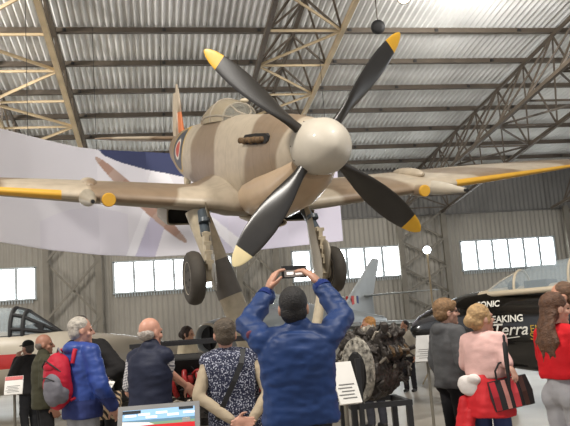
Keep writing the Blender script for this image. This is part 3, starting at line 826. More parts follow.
for k in range(46):
    aa = rnd.uniform(-.6, PI+.6)
    b = MB(); p = V((.27*math.cos(aa), rnd.uniform(-.3, .4), .28+.29*math.sin(aa))); pts = [p]
    for q in range(3): p = p+V((rnd.uniform(-.1, .1), rnd.uniform(-.12, .12), rnd.uniform(-.08, .08))); pts.append(p)
    b.tube(pts, rnd.uniform(.01, .024), 8); b.build('pipe', M['engl'] if k % 3 == 0 else M['eng'], e1, smooth=60)
for k in range(12):
    b = MB(); p = V((rnd.uniform(-.22, .3), rnd.uniform(-.25, .3), rnd.uniform(.3, .62)))
    b.lathe([(.03, 0), (.045, .02), (.045, .07), (.02, .09)], p, Euler((rnd.uniform(-1, 1), rnd.uniform(-1, 1), 0)).to_matrix(), 10); b.build('fitting', M['eng'] if k % 2 else M['engl'], e1, smooth=40)
s1 = empty('engine_stand', (ec.x, ec.y, 0)); s1.rotation_euler.z = ea-R(90)+R(8)
tag(s1, 'black tubular steel stand under the battered dark engine', 'stand')
for x in (-.25, .25):
    for y in (-.25, .25): b = MB(); b.bar((x, y, 0), (x, y, .80), .05); b.build('leg', M['black_st'], s1)
for y in (-.25, .25):
    for z in (.82, .45, .3): b = MB(); b.bar((-.28, y, z), (.28, y, z), .045); b.build('frame_rail', M['black_st'], s1)
for x in (-.25, .25): b = MB(); b.bar((x, -.25, .82), (x, .25, .82), .045); b.build('frame_rail', M['black_st'], s1)
b = MB(); b.bar((-.2, -.33, 0), (-.2, -.33, 1.24), .04); b.box((-.2, -.33, .01), (.3, .2, .02)); b.build('upright', M['black_st'], s1)

# red-piped engine in a display frame, left
ec2 = foot(207, 6.9); e2 = empty('piston_engine', (ec2.x, ec2.y, .72)); e2.rotation_euler.z = ea-R(90)-R(4)
tag(e2, 'piston engine with red pipes and silver fittings beside the bald man', 'engine')
b = MB(); b.box((0, 0, .28), (1.0, .42, .42)); b.box((0, 0, .06), (.9, .34, .14)); b.build('engine_block', M['eng'], e2)
b = MB(); b.box((0, -.16, .55), (1.0, .14, .16), Matrix.Rotation(R(20), 3, 'X')); b.box((0, .16, .55), (1.0, .14, .16), Matrix.Rotation(R(-20), 3, 'X')); b.build('rocker_cover', M['dark'], e2)
for k in range(8):
    x = -.44+.125*k; b = MB()
    b.tube([(x, -.22, .5), (x+.01, -.28, .46), (x+.03, -.27, .36), (x+.05, -.23, .28)], [.026, .024, .024, .026], 10); b.build('intake_pipe', M['redp'], e2, smooth=60)
    b = MB(); b.lathe([(.03, 0), (.045, .01), (.04, .05), (.015, .06)], (x+.05, -.215, .42), Matrix.Rotation(PI/2, 3, 'X'), 14); b.build('port_flange', M['engl'] if k % 2 else M['redp'], e2, smooth=50)
    b = MB(); b.lathe([(.024, 0), (.03, .01), (.03, .05), (.012, .06)], (x+.04, -.21, .22), Matrix.Rotation(PI/2, 3, 'X'), 12); b.build('spark_fitting', M['engl'], e2, smooth=50)
for k in range(16):
    b = MB(); p = V((rnd.uniform(-.45, .45), -.24, rnd.uniform(.05, .5))); pts = [p]
    for q in range(3): p = p+V((rnd.uniform(-.1, .1), rnd.uniform(-.02, .01), rnd.uniform(-.08, .08))); pts.append(p)
    b.tube(pts, rnd.uniform(.007, .014), 8); b.build('cable', (M['redp'], M['dark'], M['engl'])[k % 3], e2, smooth=60)
fr = empty('exhibit_stand', (ec2.x, ec2.y, 0)); fr.rotation_euler.z = e2.rotation_euler.z
tag(fr, 'dark steel frame with top rail around the red-piped engine', 'stand')
for x in (-.62, .62):
    for y in (-.32, .32):
        b = MB(); b.bar((x, y, 0), (x, y, 1.46), .045); b.build('post', M['black_st'], fr)
b = MB()
for y in (-.32, .32): b.bar((-.66, y, 1.48), (.66, y, 1.48), .05, .04)
for x in (-.62, .62): b.bar((x, -.32, 1.48), (x, .32, 1.48), .05, .04)
b.build('top_rail', M['black_st'], fr)
b = MB(); b.box((0, 0, .70), (1.3, .7, .035)); b.box((0, -.34, .64), (1.3, .03, .12)); b.build('shelf', M['col'], fr)

# ------------------------------------------------------------------ boards, screen, lamps
M['board'] = mat('white_board', (228, 224, 216), .5, var=.03)
M['print_gr'] = mat('grey_print', (120, 118, 114), .6, var=.05)
def reading_board(label, px, d, zc, w_, h_, tilt, m, rz=0, red=False, name='information_board'):
    p = foot(px, d); e = empty(name, p); e.rotation_euler.z = ea-R(90)+R(rz)
    tag(e, label, 'sign')
    rot = Matrix.Rotation(R(-tilt), 3, 'X')
    b = MB(); b.box((0, 0, zc), (w_, .02, h_), rot); pn = b.build('panel', m, e)
    o = lambda x, z, dy=-.012: V((0, 0, zc))+rot @ V((x, dy, z))
    b = MB()
    for k in range(5): b.box(o(-.02*(k % 2), -h_*.05-h_*.08*k), (w_*(.7-.06*(k % 3)), .004, h_*.018), rot)
    b.build('printed_text', M['print_gr'], pn)
    if red:
        b = MB(); b.box(o(0, h_*.38), (w_*.96, .006, h_*.2), rot); b.build('red_heading', M['jetr'], pn)
    b = MB(); b.tube([(0, .03, 0), (0, .03, zc-.02)], .018, 10); b.box((0, .03, .01), (.28, .28, .02)); b.build('post', M['col'], e, smooth=50)
    return e
reading_board('slanted white board on a thin post right of the photographer', 341, 5.9, 1.08, .19, .36, 28, M['board'], 20)
reading_board('small white sign with red heading on a post by the red-banded jet', 13, 9.2, 1.06, .22, .24, 25, M['board'], 10, True)
reading_board('grey slanted reading board on a post under the black nose', 424, 8.6, 1.17, .24, .36, 35, mat('grey_board', (168, 166, 162), .5), -20)

kp = foot(154, 3.75); k = empty('touchscreen_kiosk', kp); k.rotation_euler.z = ea-R(90)+R(4)
tag(k, 'grey-framed screen showing an airfield, at the bottom behind the bald man', 'screen')
rot = Matrix.Rotation(R(-28), 3, 'X'); kc = V((0, 0, 1.07))
b = MB(); b.box(kc, (.42, .03, .34), rot); b.build('bezel', mat('grey_bezel', (150, 148, 146), .45), k)
def scr(pts, colr, dy, name='display', emit=.55):
    b = MB(); b.add([kc+rot @ V((x, -.0155-dy, z)) for x, z in pts], [tuple(range(len(pts)))])
    m = mat('screen_'+name, colr, .4, var=0, emit=emit); return b.build(name, m, k)
W, H = .37, .29
rect = lambda x0, z0, x1, z1: [(-W/2+W*x0, -H/2+H*z0), (-W/2+W*x1, -H/2+H*z0), (-W/2+W*x1, -H/2+H*z1), (-W/2+W*x0, -H/2+H*z1)]
sc_ = scr(rect(0, 0, 1, 1), (150, 190, 225), 0.0005, 'display')
def sub(pts, colr, dy, name): o = scr(pts, colr, dy, name); o.parent = sc_; return o
sub(rect(0, .68, 1, .78), (120, 150, 120), .001, 'field'); sub(rect(0, .76, 1, .81), (96, 130, 150), .0012, 'hills')
sub(rect(0, .0, 1, .71), (196, 34, 40), .0014, 'red_panel')
sub([(-W/2, .085), (-.05, .075), (-.02, .062), (-W/2, .055)], (226, 220, 214), .0017, 'runway')
for x, z in ((.03, .87), (.22, .885), (.46, .90), (.32, .83), (.62, .85), (.84, .87)):
    sub(rect(x, z, x+.16, z+.045), (236, 240, 244), .002, 'caption')
sub(rect(.0, .93, .25, .99), (40, 44, 48), .002, 'title'); sub(rect(.78, .95, .98, 1.0), (40, 44, 48), .002, 'title')
b = MB()
for q in range(6): b.ell(kc+rot @ V((.13+.012*(q % 3), -.0185, .078-.012*(q//3))), (.01, .001, .008), n=8, m=4)
b.build('emblem', M['board'], sc_)
b = MB(); b.box((0, .06, .5), (.16, .1, 1.0)); b.box((0, .06, .015), (.45, .4, .03)); b.build('pedestal', M['col'], k)

# work lamp on a tall stand
lp = at(427, 250, 16); l = empty('work_lamp', (lp.x, lp.y, 0)); tag(l, 'bright lit work lamp on a tall thin stand right of centre', 'lamp')
b = MB(); b.tube([(0, 0, .55), (0, 0, lp.z-.08)], .022, 8)
for q in range(3):
    a = 2*PI*q/3; b.tube([(0, 0, .7), (.5*math.cos(a), .5*math.sin(a), .02)], .015, 8)
b.build('stand', M['steel'], l, smooth=50)
b = MB(); b.ell((0, 0, lp.z), (.085, .085, .085)); b.build('lamp_globe', mat('lit_globe', (235, 248, 255), .4, var=0, emit=14), l, smooth=180)
# roof fittings
def hang(label, px, py, Y, kind):
    p = on_y(px, py, Y); o = empty('hanging_lamp', p); tag(o, label, 'lamp')
    rot = (EYE-p).to_track_quat('Z', 'Y').to_matrix()
    b = MB()
    b.lathe([(.05, -.22), (.12, -.2), (.17, -.05), (.18, .05), (.16, .06)], (0, 0, 0), rot, 24, cap=False); b.build('housing', M['black_st'], o, smooth=50)
    b = MB(); b.lathe([(.004, .075), (.08, .07), (.15, .055), (.158, .04)], (0, 0, 0), rot, 24); b.build('lens', mat('lit_lens', (255, 236, 200), .4, var=0, emit=5) if kind else M['blkm'], o, smooth=50)
    b = MB(); b.tube([(0, 0, .1), (0, 0, roof_z(p.y)-p.z-.05)], .015, 8); b.build('hanger', M['steel_dk'], o)
hang('unlit dark drum lamp hanging from the roof truss above the upper right blade', 378, 27, 16.5, 0)
hang('glaring lit lamp hanging from the roof at the top edge of the picture', 404, -3, 16.0, 1)
# ------------------------------------------------------------------ people
SK = {}
def skin_mat(c):
    c = (int(c[0]*.93), int(c[1]*.95), int(c[2]*.95))
    if c not in SK:
        SK[c] = mat('skin_%d' % len(SK), c, .5, var=.06, scale=20)
    return SK[c]
CL = {}
def cloth(c, rough=.8, var=.1):
    if (c, rough) not in CL: CL[(c, rough)] = mat('cloth_%d' % len(CL), c, rough, var=var, scale=9, bump=.15, bscale=120, spec=.25)
    return CL[(c, rough)]
def speckle_mat():
    t = NT('speckled_fabric'); tc = t.n('ShaderNodeTexCoord'); nz = t.n('ShaderNodeTexNoise'); nz.inputs['Scale'].default_value = 80; nz.inputs['Detail'].default_value = 2
    t.l(tc.outputs['Object'], nz.inputs['Vector']); r = t.n('ShaderNodeValToRGB'); e = r.color_ramp.elements
    e[0].position = .55; e[0].color = srgb(34, 38, 62); e[1].position = .62; e[1].color = srgb(188, 190, 204)
    t.l(nz.outputs['Fac'], r.inputs['Fac']); t.l(r.outputs[0], t.b.inputs['Base Color']); t.b.inputs['Roughness'].default_value = .85; return t.m
def check_mat():
    t = NT('checked_shirt'); tc = t.n('ShaderNodeTexCoord'); mp = t.n('ShaderNodeMapping'); t.l(tc.outputs['Object'], mp.inputs[0])
    mp.inputs['Rotation'].default_value = (.1, .2, .0)
    cols = None
    for d_, sc in (('Z', 14), ('X', 14)):
        w_ = t.n('ShaderNodeTexWave', bands_direction=d_); w_.inputs['Scale'].default_value = sc; t.l(mp.outputs[0], w_.inputs['Vector'])
        if cols is None: cols = w_
        else:
            mx = t.n('ShaderNodeMath', operation='ADD'); t.l(cols.outputs['Fac'], mx.inputs[0]); t.l(w_.outputs['Fac'], mx.inputs[1])
    r = t.n('ShaderNodeValToRGB'); e = r.color_ramp.elements; e[0].position = .25; e[0].color = srgb(92, 92, 104); e[1].position = .7; e[1].color = srgb(206, 202, 200)
    dv = t.n('ShaderNodeMath', operation='MULTIPLY'); dv.inputs[1].default_value = .5; t.l(mx.outputs[0], dv.inputs[0]); t.l(dv.outputs[0], r.inputs['Fac'])
    t.l(r.outputs[0], t.b.inputs['Base Color']); t.b.inputs['Roughness'].default_value = .85; return t.m
M['speck'] = speckle_mat(); M['check'] = check_mat()
M['eye'] = mat('eye', (40, 34, 30), .2, var=0)
HAIRM = {}
def hairm(c):
    if c not in HAIRM: HAIRM[c] = mat('hair_%d' % len(HAIRM), c, .6, var=.35, scale=35, bump=.6, bscale=90)
    return HAIRM[c]

def hand(mb, wrist, dirv, palmn, s, curl=.5, side=1, fine=1.0):
    """palm + four unequal bent fingers + thumb. dirv: along the hand, palmn: palm normal (fingers curl to it)"""
    d = V(dirv).normalized(); n = V(palmn); n = (n-d*n.dot(d)).normalized(); w_ = d.cross(n)*side
    rot = Matrix((w_, d, n)).transposed()
    mb.ell(V(wrist)+d*.045*s, (.040*s, .055*s, .018*s), rot, 14, 9)
    for k, (off, L) in enumerate(((-.030, .070), (-.010, .080), (.010, .076), (.029, .060))):
        a = V(wrist)+d*.085*s+w_*off*s*1.05
        d1 = (d+w_*off*3.0).normalized(); d1 = (d1*math.cos(curl*.6)+n*math.sin(curl*.6)).normalized()
        b_ = a+d1*L*.5*s; d2 = (d1*math.cos(curl)+n*math.sin(curl)).normalized(); c_ = b_+d2*L*.32*s
        d3 = (d2*math.cos(curl*.7)+n*math.sin(curl*.7)).normalized()
        mb.capsule(a-d*.02*s, b_, .0098*s*fine, .0088*s*fine, 8); mb.capsule(b_, c_, .0088*s*fine, .008*s*fine, 8); mb.capsule(c_, c_+d3*L*.25*s, .008*s*fine, .0068*s*fine, 8)
    t0 = V(wrist)+d*.03*s-w_*.03*s; t1 = t0+(d*.6-w_*.8+n*.25).normalized()*.042*s; t2 = t1+(d*.9-w_*.25+n*.4).normalized()*.034*s
    mb.capsule(t0, t1, .013*s, .0105*s, 8); mb.capsule(t1, t2, .0105*s, .008*s, 8)

def person(label, px, d, heading, H, skin=(196, 140, 112), head_yaw=0, head_pitch=0, hair=('short', (60, 45, 35)), top=None, legs=None, arms=None,
           lean=0.0, side=0.0, vox=.0085, shoes=(35, 32, 30), build=1.0, eyes=True, extra=None, stance=.0, hand_opts=None, seed=1, shw=.172, HS=1.1, hs=1.12):
    s = H/1.75
    base = foot(px, d); ang = math.atan2(CF.y, CF.x)-PI/2+R(heading)
    J = {}
    q = lambda x, y, z: V((x*s, y*s, z*s))
    J['pelvis'] = q(0, 0, .95); J['chest'] = q(side*.5, lean*.55, 1.27); J['neck'] = q(side*.85, lean*.95, 1.455)
    hc = q(side, lean*1.15+.012, 1.605); J['head'] = hc
    for sd, nm in ((-1, 'L'), (1, 'R')):
        J['sh'+nm] = q(side*.8+sd*shw*build, lean*.85, 1.40); J['el'+nm] = q(side*.7+sd*(shw+.055)*build, lean*.6-.03, 1.12); J['wr'+nm] = q(side*.6+sd*(shw+.045)*build, lean*.5+.06, .875)
        J['hip'+nm] = q(sd*.088, 0, .92); J['kn'+nm] = q(sd*(.1+stance*.3), .02+sd*stance, .5); J['an'+nm] = q(sd*(.105+stance*.3), -.03+sd*stance*1.6, .085)
    for k, v in (arms or {}).items():
        if k in J: J[k] = V(v)
    def spine(z):
        z = z/1.0
        if z <= J['pelvis'].z: return J['pelvis']*1
        for a, c in (('pelvis', 'chest'), ('chest', 'neck')):
            if z <= J[c].z: return J[a].lerp(J[c], (z-J[a].z)/(J[c].z-J[a].z))
        return J['neck']
    def torso(mb, secs, bulk):
        rs = []
        for z, hw, hd in secs:
            c = spine(z*s); c = V((c.x, c.y, z*s)); n = 24
            rs.append([c+V(((hw*build+bulk)*s*math.copysign(abs(math.cos(2*PI*j/n))**.85, math.cos(2*PI*j/n)), (hd*(.5+.5*build)+bulk)*s*math.copysign(abs(math.sin(2*PI*j/n))**.9, math.sin(2*PI*j/n)), 0)) for j in range(n)])
        mb.rings(rs)
    HR = Matrix.Rotation(R(head_yaw), 3, 'Z') @ Matrix.Rotation(R(head_pitch), 3, 'X')
    hp = lambda x, y, z: hc+HR @ (V((x, y, z))*s*HS)
    # --- body, one continuous surface
    b = MB()
    torso(b, [(.86, .10, .07), (.92, .135, .09), (1.05, .135, .095), (1.25, .155, .11), (1.36, .15, .09), (1.42, .09, .07)], 0)
    b.capsule(J['shL'], J['shR'], .055*s, .055*s); b.capsule(J['neck']-V((0, 0, .04*s)), hp(0, -.012, -.05), .06*s, .052*s)
    b.ell(hp(0, -.008, .028), (.075*s*HS, .094*s*HS, .093*s*HS), HR, 20, 14); b.ell(hp(0, .022, -.045), (.056*s*HS, .066*s*HS, .072*s*HS), HR, 16, 12)
    b.ell(hp(0, .072, -.098), (.022*s*HS, .02*s*HS, .018*s*HS), HR); b.capsule(hp(0, .088, .012), hp(0, .108, -.026), .009*s*HS, .0145*s*HS, 10)
    b.ell(hp(.013, .092, -.03), (.008*s*HS, .009*s*HS, .007*s*HS), HR); b.ell(hp(-.013, .092, -.03), (.008*s*HS, .009*s*HS, .007*s*HS), HR)
    b.ell(hp(0, .083, -.06), (.022*s*HS, .011*s*HS, .0055*s*HS), HR); b.ell(hp(0, .081, -.071), (.019*s*HS, .011*s*HS, .006*s*HS), HR)
    b.capsule(hp(-.04, .078, .022), hp(.04, .078, .022), .011*s*HS, .011*s*HS, 8)
    for sd in (-1, 1):
        b.ell(hp(sd*.076, -.005, -.008), (.010*s*HS, .02*s*HS, .032*s*HS), HR); b.ell(hp(sd*.045, .055, -.03), (.024*s*HS, .022*s*HS, .022*s*HS), HR)
    ho = hand_opts or {}
    for sd, nm in ((-1, 'L'), (1, 'R')):
        b.capsule(J['sh'+nm], J['el'+nm], .052*s, .042*s); b.capsule(J['el'+nm], J['wr'+nm], .042*s, .029*s)
        dv = (J['wr'+nm]-J['el'+nm]).normalized(); dv, pn_, cu = ho.get(nm, (dv, V((-sd, .3, 0)), .45))
        hand(b, J['wr'+nm]+V(dv).normalized()*.01*s, dv, pn_, s*hs, cu, side=1)
        b.capsule(J['hip'+nm], J['kn'+nm], .08*s, .055*s); b.capsule(J['kn'+nm], J['an'+nm], .054*s, .038*s)
        b.ell(J['kn'+nm].lerp(J['an'+nm], .3)+V((0, -.018*s, 0)), (.048*s, .05*s, .11*s))
        b.capsule(J['an'+nm]+V((0, -.03*s, -.045*s)), J['an'+nm]+V((0, .15*s, -.052*s)), .038*s, .03*s)
    body = remeshed(b, 'person', skin_mat(skin), None, vox, 2)
    body.location = base; body.rotation_euler.z = ang
    tag(body, label, 'person')
    if eyes:
        for sd in (-1, 1):
            e = MB(); e.ell(hp(sd*.031, .083, .0), (.012*s*HS, .006*s*HS, .0065*s*HS), HR, 10, 6); e.build('eye', M['eye'], body, smooth=180)
    # --- clothes
    bulk = 0
    if top:
        bulk = top.get('bulk', .015); hem = top.get('hem', .86); m = top['m']; sl = top.get('sleeve', 2)
        secs = [(hem, .178, .128), (hem+.03, .180, .13), (.98, .172, .125), (1.08, .162, .118), (1.22, .175, .125), (1.33, .178, .118), (1.41, .15, .095), (1.455, .085, .075)]
        if top.get('crop'): secs = [q_ for q_ in secs if q_[0] >= hem]
        secs = sorted(secs); b = MB(); torso(b, secs, bulk)
        ab = top.get('arm_bulk', bulk); r1 = .064+ab*.8; r2 = .055+ab*.8; r3 = .042+ab*.6
        b.capsule(J['shL'], J['shR'], (.060+bulk*.6)*s, (.060+bulk*.6)*s)
        for nm in 'LR': b.capsule(J['neck']+V((0, -.01, -.01))*s, J['neck'].lerp(J['sh'+nm], .75)+V((0, -.01, .015))*s, (.05+bulk*.5)*s, (.05+bulk*.5)*s)
        sm_ = top.get('sleeve_m'); sb = MB() if sm_ else b
        for nm in 'LR':
            sh, el, wr = J['sh'+nm], J['el'+nm], J['wr'+nm]
            if sl > 0: sb.capsule(sh, sh.lerp(el, min(1, sl)), r1*s, r2*s)
            if sl > 1: sb.capsule(el, el.lerp(wr, min(1, sl-1)*.97), r2*s, r3*s)
        if top.get('collar'): 
            c0 = J['neck']; b.capsule(c0+V((-.02, -.005, -.01))*s, c0+V((.02, -.005, .03))*s, .085*s, .082*s)
        if top.get('hood'):
            c0 = J['neck']; b.ell(c0+V((0, -.085, -.01))*s, (.13*s, .075*s, .07*s)); b.ell(c0+V((0, .0, .01))*s, (.10*s, .10*s, .045*s))
        o = remeshed(b, top['name'], m, body, .013, 4, top.get('disp', .007), top.get('freq', 7), seed)
        if top.get('lower'):                        # darker panel from a height down
            o.data.materials.append(top['lower'][1])
            for p in o.data.polygons:
                if p.center.z < top['lower'][0]*s: p.material_index = 1
        if sm_: remeshed(sb, 'sleeves', sm_, body, .013, 3, .005, 8, seed+1)
        if top.get('rib'):
            for nm in 'LR':
                el, wr = J['el'+nm], J['wr'+nm]; rb = MB(); rb.tube([el.lerp(wr, .88), el.lerp(wr, 1.0)], [(r3+.004)*s, (r3-.002)*s], 18); rb.build('cuff', top['rib'], o, smooth=60)
    if legs:
        lb = legs.get('bulk', .012); b = MB(); e_ = legs.get('end', .97)
        b.ell(J['pelvis']+V((0, -.005, 0)), ((.165*build+lb)*s, (.115+lb)*s, .12*s))
        if legs.get('high'): b.capsule(J['pelvis'], J['pelvis']+V((0, 0, .12))*s, .14*s, .125*s)
        for sd, nm in ((-1, 'L'), (1, 'R')):
            b.capsule(J['hip'+nm], J['kn'+nm], (.09+lb)*s, (.066+lb)*s); b.capsule(J['kn'+nm], J['kn'+nm].lerp(J['an'+nm], e_), (.064+lb)*s, (.052+lb)*s)
            b.ell(J['hip'+nm]+V((sd*.005, -.055, -.02))*s, (.085*s*build, .085*s, .10*s))
        remeshed(b, legs.get('name', 'trousers'), legs['m'], body, .014, 3, .006, 7, seed+2)
    for sd, nm in ((-1, 'L'), (1, 'R')):
        b = MB(); a_ = J['an'+nm]; z0 = -a_.z
        b.capsule(a_+V((0, -.035*s, z0+.045*s)), a_+V((0, .16*s, z0+.040*s)), .045*s, .039*s); b.capsule(a_+V((0, -.01*s, -.0)), a_+V((0, 0, z0+.06*s)), .05*s, .05*s)
        sh_ = remeshed(b, 'shoe', cloth(shoes, .5), body, .011, 2)
    # --- hair
    st, hcol = hair; hm = hairm(hcol) if hcol else None; b = MB()
    if st == 'short':
        b.ell(hp(0, -.022, .045), (.083*s*HS, .093*s*HS, .083*s*HS), HR, 20, 14); b.ell(hp(0, -.052, -.005), (.074*s*HS, .058*s*HS, .07*s*HS), HR, 18, 12)
    elif st == 'fringe':                            # bald crown, hair round the sides
        b.ell(hp(0, -.04, -.008), (.080*s*HS, .066*s*HS, .052*s*HS), HR, 18, 12)
    elif st == 'bowl':
        b.ell(hp(0, -.012, .048), (.089*s*HS, .105*s*HS, .084*s*HS), HR, 20, 14); b.ell(hp(0, -.045, -.0), (.083*s*HS, .07*s*HS, .075*s*HS), HR, 18, 12); b.ell(hp(0, .065, .068), (.06*s*HS, .035*s*HS, .03*s*HS), HR)
    elif st == 'bun':
        b.ell(hp(0, -.02, .045), (.087*s*HS, .098*s*HS, .087*s*HS), HR, 20, 14); b.ell(hp(0, -.055, -.01), (.078*s*HS, .06*s*HS, .075*s*HS), HR, 18, 12); b.ell(hp(0, -.115, .0), (.05*s*HS, .045*s*HS, .055*s*HS), HR)
        b.ell(hp(.07, .02, .0), (.016*s*HS, .03*s*HS, .05*s*HS), HR)
    elif st == 'long':
        b.ell(hp(0, -.018, .045), (.086*s*HS, .097*s*HS, .086*s*HS), HR, 20, 14); b.ell(hp(0, -.05, -.02), (.083*s*HS, .065*s*HS, .09*s*HS), HR, 18, 12)
        for k in range(11):
            u = (k-5)/5; p0 = hp(u*.07, -.055-.035*(1-u*u), -.02); w_ = .02*math.sin(k*2.3)
            b.tube([p0, p0+V((w_, -.035, -.12))*s, p0+V((u*.03-w_, -.06, -.24))*s, p0+V((u*.025+w_, -.05, -.36-.05*math.sin(k*1.7)))*s], [.026*s, .03*s, .027*s, .008*s], 8)
    elif st == 'buzz':
        b.ell(hp(0, -.016, .036), (.0795*s*HS, .094*s*HS, .09*s*HS), HR, 20, 14); b.ell(hp(0, -.045, -.018), (.074*s*HS, .058*s*HS, .066*s*HS), HR, 18, 12)
    if st != 'none': remeshed(b, 'hair', hm, body, .0095 if st != 'long' else .0085, 2, .006 if st != 'buzz' else .001, 26, seed, (1, 1, .8))
    if extra: extra(body, J, hp, HR, s)
    return body, J, hp, HR, s
def glasses(body, J, hp, HR, s):
    b = MB()
    for sd in (-1, 1):
        b.tube([hp(sd*.034+.024*math.cos(a*PI/6), .104, .002+.018*math.sin(a*PI/6)) for a in range(13)], .0028*s, 6)
        b.tube([hp(sd*.058, .102, .008), hp(sd*.082, .06, .008), hp(sd*.083, -.01, .0)], .003*s, 6)
    b.tube([hp(-.01, .104, .006), hp(.01, .104, .006)], .0028*s, 6); b.build('glasses', M['blkm'], body, smooth=60)
def L2(px, d, heading, P):
    a = math.atan2(CF.y, CF.x)-PI/2+R(heading); q = P-foot(px, d); return Matrix.Rotation(-a, 3, 'Z') @ q
def W2(body, p): return body.matrix_basis @ V(p)

# 1 photographer
navyj = mat('blue_jacket_nylon', (19, 50, 100), .55, var=.12, scale=5, spec=.4)
A = dict(elL=(-.325, .20, 1.60), wrL=(-.18, .37, 1.81), elR=(.335, .20, 1.61), wrR=(.21, .37, 1.845))
def badge(body, J, hp, HR, s):
    b = MB(); c = J['shL'].lerp(J['elL'], .55)
    b.ell(c+V((-.03, -.095, -.01)), (.03, .012, .03), n=12, m=6); b.build('sleeve_badge', mat('badge_maroon', (96, 40, 60), .7), body, smooth=180)
ph = person('person in a royal blue jacket seen from behind, arms raised with a phone', 295, 4.8, 0, 1.84, skin=(205, 150, 124), hair=('buzz', (26, 22, 20)), head_pitch=8,
       top=dict(name='jacket', m=navyj, bulk=.046, arm_bulk=.034, hem=.90, disp=.014, freq=9, rib=cloth((24, 44, 104)), collar=True), legs=dict(m=cloth((40, 42, 50))), arms=A, vox=.006, build=1.12, extra=badge, seed=3, HS=1.16, hs=1.3,
       hand_opts={'L': ((.30, .2, .85), (.8, .35, -.3), .6), 'R': ((-.55, .2, .7), (-.75, .4, -.2), .6)})
phw = W2(ph[0], (0.025, .435, 1.96))
p_ = empty('smartphone', phw, ph[0].rotation_euler.z); tag(p_, 'black smartphone held up by the person in the blue jacket', 'phone')
p_.rotation_euler = (R(-8), R(1), ph[0].rotation_euler.z)
b = MB(); b.box((0, 0, 0), (.185, .009, .092)); b.build('case', M['blkm'], p_)
b = MB(); b.box((0, -.0052, -.012), (.145, .001, .05)); sc0 = b.build('screen', mat('phone_screen', (120, 112, 104), .3, var=.6, scale=40, emit=.5), p_)
b = MB(); b.box((-.03, -.006, -.010), (.05, .0006, .02)); b.box((.035, -.006, -.016), (.05, .0006, .014)); b.build('bright_image', mat('phone_bright', (250, 240, 232), .3, var=0, emit=.9), sc0)

# 2 man with red backpack
bj = mat('blue_rain_jacket', (42, 68, 140), .5, var=.12, scale=5)
bm_ = person('grey-haired person in a bright blue rain jacket wearing a red backpack', 80, 7.1, -42, 1.81, skin=(206, 150, 128), hair=('short', (176, 168, 156)), head_yaw=-22,
       top=dict(name='rain_jacket', m=bj, bulk=.035, hem=.80, hood=True, disp=.012, lower=(.98, cloth((52, 62, 112)))), legs=dict(m=cloth((150, 150, 152)), bulk=.02),
       arms=dict(elR=(.29, .02, 1.13), wrR=(.27, .16, .93), elL=(-.30, .0, 1.13), wrL=(-.27, .15, .93)), seed=5)
bp = empty('backpack', W2(bm_[0], (-.03, -.245, .98))); bp.rotation_euler.z = bm_[0].rotation_euler.z
tag(bp, 'red and grey backpack worn by the person in the blue rain jacket', 'bag')
redf = cloth((176, 30, 50), .6); greyf = cloth((112, 110, 116), .7)
b = MB(); b.ell((0, .0, .22), (.175, .115, .27), n=20, m=14); b.ell((0, .03, .14), (.17, .10, .16)); b.ell((0, .03, .34), (.14, .09, .14)); remeshed(b, 'main_pocket', redf, bp, .012, 3, .006, 8, 2)
b = MB(); b.ell((.05, -.075, .15), (.13, .07, .16), n=20, m=12); b.ell((.09, -.02, .12), (.09, .09, .11)); fpk = remeshed(b, 'front_pocket', greyf, bp, .010, 3, .006, 9, 4)
b = MB(); b.tube([(-.06, -.115, .24), (.0, -.142, .262), (.07, -.148, .262), (.14, -.112, .235)], .006, 8); b.build('zip', M['blkm'], fpk, smooth=60)
b = MB(); b.tube([(-.15, -.03, .30), (-.10, -.095, .37), (0, -.118, .425), (.10, -.095, .37), (.15, -.03, .30)], .007, 8); b.build('zip', M['blkm'], bp, smooth=60)
b = MB(); b.ell((.0, -.07, .36), (.10, .045, .06)); remeshed(b, 'top_pocket', redf, bp, .010, 2)
for sx in (-.13, .13):
    b = MB(); b.tube([(sx, .09, .38), (sx, .12, .50), (sx, .24, .525), (sx*1.05, .36, .44), (sx*1.25, .40, .26), (sx*1.5, .28, .12), (sx, .06, .04)], [.02, .025, .028, .026, .02, .014, .014], 8); b.build('strap', redf, bp, smooth=60)
b = MB(); b.tube([(-.04, .03, .48), (0, .02, .53), (.04, .03, .48)], .01, 8); b.build('grab_loop', greyf, bp, smooth=60)

# 3 olive jacket
person('person with cropped grey hair in a dark olive jacket, left of the backpack', 43, 8.8, -62, 1.68, skin=(176, 122, 98), hair=('fringe', (110, 100, 92)), head_yaw=-15,
       top=dict(name='jacket', m=cloth((66, 64, 48)), bulk=.03, hem=.82, disp=.009, collar=True), legs=dict(m=cloth((30, 29, 30))), seed=6)
# 4 cap
def cap(body, J, hp, HR, s, HS=1.1):
    b = MB(); b.ell(hp(0, -.008, .058), (.086*s*HS, .103*s*HS, .075*s*HS), HR, 20, 12); b.ell(hp(0, .11, .045), (.062*s*HS, .07*s*HS, .010*s*HS), HR); remeshed(b, 'cap', cloth((28, 30, 30)), body, .009, 2)
person('person in a black cap and dark jacket at far left, hand to chin', 28, 11.6, 62, 1.62, skin=(196, 140, 116), hair=('buzz', (70, 62, 56)), top=dict(name='jacket', m=cloth((36, 34, 34)), bulk=.03, hem=.84), legs=dict(m=cloth((28, 28, 30))),
       arms=dict(elL=(-.24, .10, 1.08), wrL=(-.08, .17, 1.33), elR=(.27, -.05, 1.05), wrR=(.25, .05, .82)), extra=cap, seed=7)
